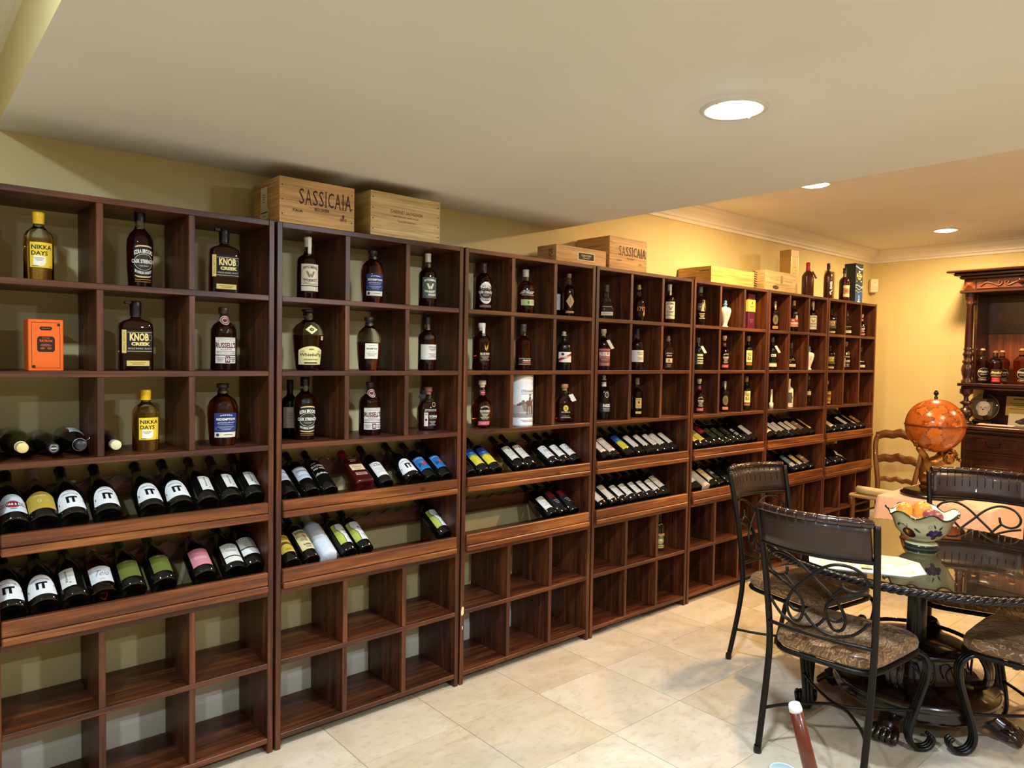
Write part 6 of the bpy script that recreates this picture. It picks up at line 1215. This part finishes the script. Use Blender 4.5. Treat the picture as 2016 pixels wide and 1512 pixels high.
# ------------------------------------------------------------------ side table under a pink cloth
x0, x1, y0, y1, tz = 4.22, 4.92, -1.315, -.615, .66
t = thing('side_table', 'small square side table hidden under a pink cloth', 'table', ((x0+x1)/2, (y0+y1)/2, 0))
ob('table_top', MB().box(-.34, .34, -.34, .34, tz-.03, tz, 0, .004).mesh('table_top', MAHOG[0]), t)
for sx in (-1, 1):
    for sy in (-1, 1): ob('leg', MB().lathe([(0, 0), (.018, 0), (.024, .3), (.028, tz-.031)], 12, sx*.29, sy*.29).mesh('leg', MAHOG[2]), t)
mb = MB(); n = 100; per = []
for i in range(n):
    s = i/n*4; k = int(s); f = s-k; c = [(-1, -1), (1, -1), (1, 1), (-1, 1)]; a, b = c[k], c[(k+1) % 4]; per.append((a[0]+(b[0]-a[0])*f, a[1]+(b[1]-a[1])*f, min(f, 1-f)))
vs = []; F = []; lev = [(.97, tz+.0035), (.995, tz+.002), (1.005, tz-.006), (1.012, tz-.05), (1.03, tz-.15), (1.045, tz-.30), (1.055, tz-.40)]
for li, (k, z) in enumerate(lev):
    for i, (px, py, f) in enumerate(per):
        w_ = max(0, li-2)/4; bul = .022*w_*sin(i*.75)+.05*w_*max(0, 1-f*9)
        vs.append((px*.352*(k+bul), py*.352*(k+bul), z+(.0 if li < 6 else -.06*max(0, 1-f*4))))
for l in range(len(lev)-1):
    for i in range(n): F.append((l*n+i, l*n+(i+1) % n, (l+1)*n+(i+1) % n, (l+1)*n+i))
F.append(tuple(range(n))); mb.add(vs, F, 0, True)
me = fix_normals(mb.mesh('tablecloth', mat('#dcb3a0', .75, 0, .3, 0, 'pink_linen', sheen=.2)))
for p in me.polygons:
    if len(p.vertices) > 4: p.use_smooth = False
o = tag(ob('tablecloth', me, None, ((x0+x1)/2, (y0+y1)/2, .001)), 'pale pink cloth draped over the side table under the globe', 'tablecloth')
# ------------------------------------------------------------------ ladder-back chair by the far wall
t = thing('ladder_back_chair', 'carved wooden ladder-back chair against the far yellow wall', 'chair', (5.42, -.195, 0))
def lpost(s): return smooth_path([(.24, s*.155, .02), (.215, s*.152, .25), (.20, s*.150, .46), (.205, s*.155, .56), (.225, s*.185, .74), (.25, s*.200, .88), (.262, s*.185, .955)], 5)
for s in (-1, 1):
    ob('back_post', MB().tube(lpost(s), .022, 10).mesh('back_post', OAKCH[2]), t)
    ob('front_leg', MB().tube(smooth_path([(-.20, s*.20, 0), (-.215, s*.205, .12), (-.195, s*.195, .30), (-.205, s*.205, .44)], 4), [.014, .016, .02, .026], 10).mesh('front_leg', OAKCH[2]), t)
def slat(z, wy, hh, arch, x, nm):
    mb = MB(); N = 16; vs = []; F = []
    for i in range(N+1):
        y = -wy+2*wy*i/N; q = 1-(y/wy)**2; up = arch*q+.010*cos(3*pi*y/wy)*q
        for dx in (-.009, .009):
            for (zz) in (z+up*.8-hh/2, z+up+hh/2): vs.append((x+.02*q+dx, y, zz))
    for i in range(N):
        a = 4*i; b = a+4; F += [(a, b, b+1, a+1), (a+2, a+3, b+3, b+2), (a+1, b+1, b+3, a+3), (a, a+2, b+2, b)]
    F += [(0, 1, 3, 2), (4*N, 4*N+2, 4*N+3, 4*N+1)]
    mb.add(vs, F, 0, True); ob(nm, fix_normals(mb.mesh(nm, OAKCH[1])), t)
slat(.945, .20, .068, .035, .255, 'crest_rail'); slat(.735, .178, .066, .03, .222, 'back_slat'); slat(.56, .15, .04, .01, .205, 'back_slat')
ob('seat', MB().box(-.225, .215, -.225, .225, .435, .468, 0, .012).mesh('seat', mat('#b79a68', .8, name='rush_seat')), t)
for s in (-1, 1): ob('seat_rail', MB().tube([(-.2, s*.2, .30), (.21, s*.15, .30)], .010, 8).mesh('seat_rail', OAKCH[0]), t)
t = thing('rolled_scroll', 'cream rolled parchment scroll lying on the ladder-back chair', 'scroll', (5.23, -.22, .503), (0, 0, radians(-4)))
ob('roll', MB().tube([(0, y, 0) for y in (-.19, -.1, 0, .1, .19)], .034, 20).mesh('roll', mat('#d6c49a', .7)), t)
for s in (-1, 1):
    sp_ = [(r0*cos(a), s*.191, r0*sin(a)) for a, r0 in [(k*.45, .030-.026*k/36) for k in range(37)]]
    ob('spiral_end', MB().tube(sp_, .0022, 5).mesh('spiral_end', mat('#3a2a18', .7)), t)
# ------------------------------------------------------------------ carved cabinet on the far wall
t = thing('carved_cabinet', 'tall dark carved wooden cabinet at the right edge', 'cabinet', (XB-.002, -1.38, 0))
MX, MY, MZ = MAHOG; WY = .74   # local: x towards the room is negative, y half-width
def part(nm, x0, x1, y0, y1, z0, z1, m=None, bev=.003, par=None): return bbox(nm, m or MY, par or t, x0, x1, y0, y1, z0, z1, bev)
part('plinth', -.50, 0, -WY, WY, 0, .09)
part('lower_body', -.49, 0, -WY+.03, WY-.03, .0905, 1.05)
ct = part('counter', -.57, 0, -WY-.06, WY+.06, 1.075, 1.10); part('counter_edge', -.545, 0, -WY-.035, WY+.035, 1.0505, 1.0745, None, .006)
for k in range(3):
    yc = -.47+k*.47
    dr = part('drawer', -.505, -.4905, yc-.215, yc+.215, .885, 1.03, None, .004)
    part('drawer_panel', -.512, -.5055, yc-.17, yc+.17, .915, 1.0, MX, .003)
    ob('pull', MB().tube(smooth_path([(-.512, yc-.05, .97), (-.528, yc-.045, .95), (-.532, yc, .94), (-.528, yc+.045, .95), (-.512, yc+.05, .97)], 4), .0045, 6).mesh('pull', BLACKM), dr, tuple(-v for v in dr.location))
    dd = part('door', -.505, -.4905, yc-.215, yc+.215, .12, .865, None, .004)
    for (a, b, c, d) in ((yc-.165, yc-.145, .17, .815), (yc+.145, yc+.165, .17, .815), (yc-.145, yc+.145, .17, .19), (yc-.145, yc+.145, .795, .815)): part('door_moulding', -.513, -.5055, a, b, c, d, MX, .002)
    part('door_panel', -.511, -.5055, yc-.12, yc+.12, .22, .77, MX, .004)
    ob('knob', MB().lathe([(.006, 0), (.006, .01), (.014, .016), (.012, .026), (0, .03)], 14).mesh('knob', BLACKM), dd, (-.0075, (.18 if k == 0 else -.18), .52-.4925), (0, radians(-90), 0))
part('back_board', -.03, 0, -WY+.05, WY-.05, 1.1005, 1.40, None, .001)
part('upper_back', -.03, 0, -WY+.05, WY-.05, 1.4505, 2.215, MAHOGL[2], .001)  # lighter mahogany puts the light on the upper back into its colour
part('back_rail', -.045, -.0305, -WY+.05, WY-.05, 1.88, 2.214, MX, .002)
part('shelf', -.42, 0, -WY-.04, WY+.04, 1.425, 1.45); part('shelf_moulding', -.395, 0, -WY-.02, WY+.02, 1.4005, 1.4245, None, .007)
bal = [(.048, .0005), (.048, .02), (.03, .028), (.03, .045), (.05, .07), (.062, .10), (.05, .125), (.022, .14), (.02, .16), (.045, .175), (.048, .185), (.02, .20), (.017, .23), (.03, .25), (.05, .262), (.05, .30)]
clm = [(.045, 0), (.045, .02), (.034, .03), (.034, .05), (.042, .075), (.048, .115), (.042, .15), (.032, .165), (.042, .175), (.042, .19), (.03, .20), (.034, .23), (.042, .245), (.036, .26), (.030, .275), (.038, .29), (.03, .30), (.031, .31), (.027, .66), (.036, .67), (.036, .685), (.03, .695), (.044, .72), (.044, .765)]
for s in (-1, 1):
    ob('baluster', MB().lathe([(r0, z+1.1) for r0, z in bal], 20, -.36, s*(WY-.015)).mesh('baluster', MZ), t)
    ob('column', MB().lathe([(r0, z+1.4505) for r0, z in clm], 20, -.355, s*(WY-.015)).mesh('column', MZ), t)
    part('side_stile', -.33, -.0, s*(WY-.055)-.011, s*(WY-.055)+.011, 1.4505, 2.215)
part('architrave', -.43, 0, -WY-.045, WY+.045, 2.2155, 2.24, None, .006)
fz = part('frieze', -.40, 0, -WY-.02, WY+.02, 2.2405, 2.335)
for yc in (WY-.02, -WY+.02, .22, -.22):
    ob('frieze_block', MB().add([(-.401, yc-.042, 2.246), (-.401, yc+.042, 2.246), (-.401, yc+.042, 2.330), (-.401, yc-.042, 2.330), (-.428, yc, 2.288)], [(0, 1, 4), (1, 2, 4), (2, 3, 4), (3, 0, 4)]).mesh('frieze_block', MAHOGL[1]), t)
for (a, b) in ((.275, WY-.075), (-.165, .165), (-WY+.075, -.275)):
    part('carved_panel', -.408, -.4005, a, b, 2.25, 2.326, MAHOGL[1], .002)
    m_ = (a+b)/2; L = (b-a)/2*.9
    for s in (1, -1):
        q = [(-.411, m_+s*L*.95, 2.27), (-.412, m_+s*L*.7, 2.30), (-.412, m_+s*L*.4, 2.285), (-.412, m_+s*L*.2, 2.27), (-.412, m_+s*L*.05, 2.29), (-.412, m_+s*L*.12, 2.31), (-.412, m_+s*L*.22, 2.30), (-.412, m_+s*L*.17, 2.289)]
        ob('carved_scroll', MB().tube(smooth_path(q, 5), .006, 6).mesh('carved_scroll', MAHOGL[1]), t)
        ob('carved_leaf', MB().tube(smooth_path([(-.411, m_+s*L*.55, 2.292), (-.414, m_+s*L*.65, 2.316), (-.411, m_+s*L*.85, 2.312)], 4), [.003, .007, .002], 6).mesh('carved_leaf', MAHOGL[1]), t)
for yc in (.305, -.305):
    ob('bracket', MB().lathe([(0, -.035), (.026, -.035), (.03, -.02), (.022, 0), (.03, .02), (.026, .035), (0, .035)], 16).mesh('bracket', MZ), t, (-.43, yc+.02, 2.30), (radians(90), 0, 0))
for i, (o_, z0, z1) in enumerate(((.03, 2.3355, 2.36), (.065, 2.3605, 2.385), (.11, 2.3855, 2.405))): part('cornice', -.41-o_, 0, -WY-.02-o_, WY+.02+o_, z0, z1, None, .009)
# things on the cabinet
for (dz, x, y, h, lab) in (('hutch', 5.965, -.735, .30, 'first round rye bottle from the left on the carved cabinet'), ('hutchred', 5.945, -.836, .28, 'dark rye bottle with red label on the carved cabinet'),
                           ('hutch', 6.06, -.855, .285, 'rye bottle standing behind the red-labelled one on the cabinet'), ('hutch', 5.965, -1.02, .30, 'round rye bottle at the picture edge on the carved cabinet')):
    b_ = bottle(dz, lab, (x, y, 1.45), h, .058, 0, (0, 0, radians(-60)), None, 'whiskey_bottle', 'rye bottles on the carved cabinet')
t = thing('faded_picture', 'small faded picture leaning at the back of the cabinet shelf', 'picture', (6.14, -.70, 1.4502), (0, radians(8), 0))
ob('frame', MB().box(-.006, .006, -.055, .055, 0, .16, 0, .002).mesh('frame', mat('#5f5a44', .5)), t)
flat_print('picture', [('r', 0, 0, .84, .88, '#8a8668'), ('e', -.1, -.1, .3, .4, '#4a4634'), ('e', .2, .0, .2, .3, '#b5af92')], .11, .16, t, lambda u, v, l: (-.006-l, -u, .08+v))
t = thing('glass_plaque', 'round glass plaque with a white dog portrait on a black stand', 'plaque', (6.02, -.735, 1.10), (0, radians(10), 0))
ob('glass_disc', MB().lathe([(0, -.008), (.110, -.008), (.118, 0), (.110, .008), (0, .008)], 44).mesh('glass_disc', GL['clear']), t, (0, 0, .145), (0, radians(-90), 0))
flat_print('portrait', [('r', 0, 0, .62, .62, '#6d6a5c'), ('e', 0, -.05, .42, .46, '#cfc8b4'), ('e', -.17, -.02, .13, .30, '#bdb59f'), ('e', .17, -.02, .13, .30, '#bdb59f'), ('e', 0, .1, .36, .22, '#dcd6c6'), ('e', 0, -.22, .34, .24, '#d6cfbd'), ('e', -.07, -.02, .04, .04, '#2a2620'), ('e', .07, -.02, .04, .04, '#2a2620'), ('e', 0, -.10, .06, .05, '#211d18'), ('r', .2, .24, .2, .12, '#3a2a22')], .23, .23, t, lambda u, v, l: (-.009-l, -u, .145+v))
ob('stand', MB().box(-.03, .03, -.075, .075, .001, .018, 0, .004).mesh('stand', mat('#0f0c0a', .3)), t)
ob('cradle', MB().tube(smooth_path([(-.02, -.07, .018), (-.015, -.05, .032), (-.015, 0, .026), (-.015, .05, .032), (-.02, .07, .018)], 4), .006, 8).mesh('cradle', mat('#0f0c0a', .3)), t)
t = thing('certificate', 'gold-toned certificate leaning at the back of the cabinet', 'certificate', (6.10, -1.01, 1.1002), (0, radians(9), 0))
ob('sheet', MB().box(-.003, .003, -.13, .13, .08, .245, 0, .001).mesh('sheet', mat('#b99c4a', .45)), t)
flat_print('print', [('r', 0, .36, .6, .07, '#6b4f1c'), *bars(0, 0, .8, .4, 4, '#8a6d2c')], .26, .165, t, lambda u, v, l: (-.003-l, -u, .1625+v))
ob('easel', MB().box(-.02, .04, -.10, .10, 0, .08, 0, .003).mesh('easel', mat('#120d0a', .4)), t)
t = thing('photo_card', 'white photo card with a dark shape on the cabinet counter', 'card', (5.98, -1.01, 1.1002), (0, radians(14), 0))
ob('card', MB().box(-.0015, .0015, -.075, .075, 0, .105, 0, .0005).mesh('card', mat('#d9d0b8', .5)), t)
flat_print('picture', [('p', [(-.2, -.2), (.1, .1), (.3, .25), (.48, .2), (.48, -.3), (.1, -.36)], '#3a352a'), ('e', .0, -.1, .3, .2, '#57503f')], .15, .105, t, lambda u, v, l: (-.0015-l, -u, .0525+v))
t = thing('folded_napkin', 'crumpled pink napkin on the cabinet counter', 'napkin', (5.83, -.90, 1.1002))
mb = MB(); N = 10; vs = []
for i in range(N+1):
    for j in range(N+1):
        vs.append((-.07+.14*i/N, -.13+.26*j/N, .006+.010*abs(sin(i*1.3+j*.9))*(.3+.7*sin(pi*i/N))))
F = [(i*(N+1)+j, (i+1)*(N+1)+j, (i+1)*(N+1)+j+1, i*(N+1)+j+1) for i in range(N) for j in range(N)]
mb.add(vs, F, 0, True); ob('cloth', mb.mesh('cloth', mat('#c99a8c', .8)), t)
ob('hem', MB().tube([(-.07, -.13+.26*j/N, .008) for j in range(N+1)], .004, 6).mesh('hem', mat('#d9ada0', .8)), t)
# ------------------------------------------------------------------ brown post and pale lid in the foreground
t = thing('wooden_post', 'reddish brown wooden post with a white end cap, bottom foreground', 'post', (1.155, -1.742, 0))
tip = Vector((1.05, -1.656, .49))-Vector((1.155, -1.742, 0))
ob('shaft', MB().tube([tip*k for k in (.03, .3, .6, 1.0)], [.026, .025, .0235, .0205], 14).mesh('shaft', mat('#5a2416', .3, 0, .5, .4, 'red_brown_varnish')), t)
ob('end_cap', MB().tube([tip*k for k in (.985, 1.0, 1.03, 1.04)], [.0212, .0212, .018, .008], 16).mesh('end_cap', mat('#e3ecee', .5)), t)
ob('foot_disc', MB().lathe([(0, 0), (.09, 0), (.09, .012), (.03, .02), (.0, .02)], 32).mesh('foot_disc', mat('#5a2416', .3, 0, .5, .4, 'red_brown_varnish')), t)
t = thing('plastic_lid', 'pale blue plastic lid lying on the floor, bottom edge', 'lid', (1.47, -1.40, .0005))
ob('disc', MB().lathe([(0, 0), (.05, 0), (.052, .008), (.045, .014), (0, .015)], 32).mesh('disc', mat('#bcd6df', .35)), t)
ob('raised_rim', MB().tube([(.048*cos(2*pi*i/32), .048*sin(2*pi*i/32), .013) for i in range(32)], .003, 6, closed=True).mesh('raised_rim', mat('#cfe3ea', .35)), t)
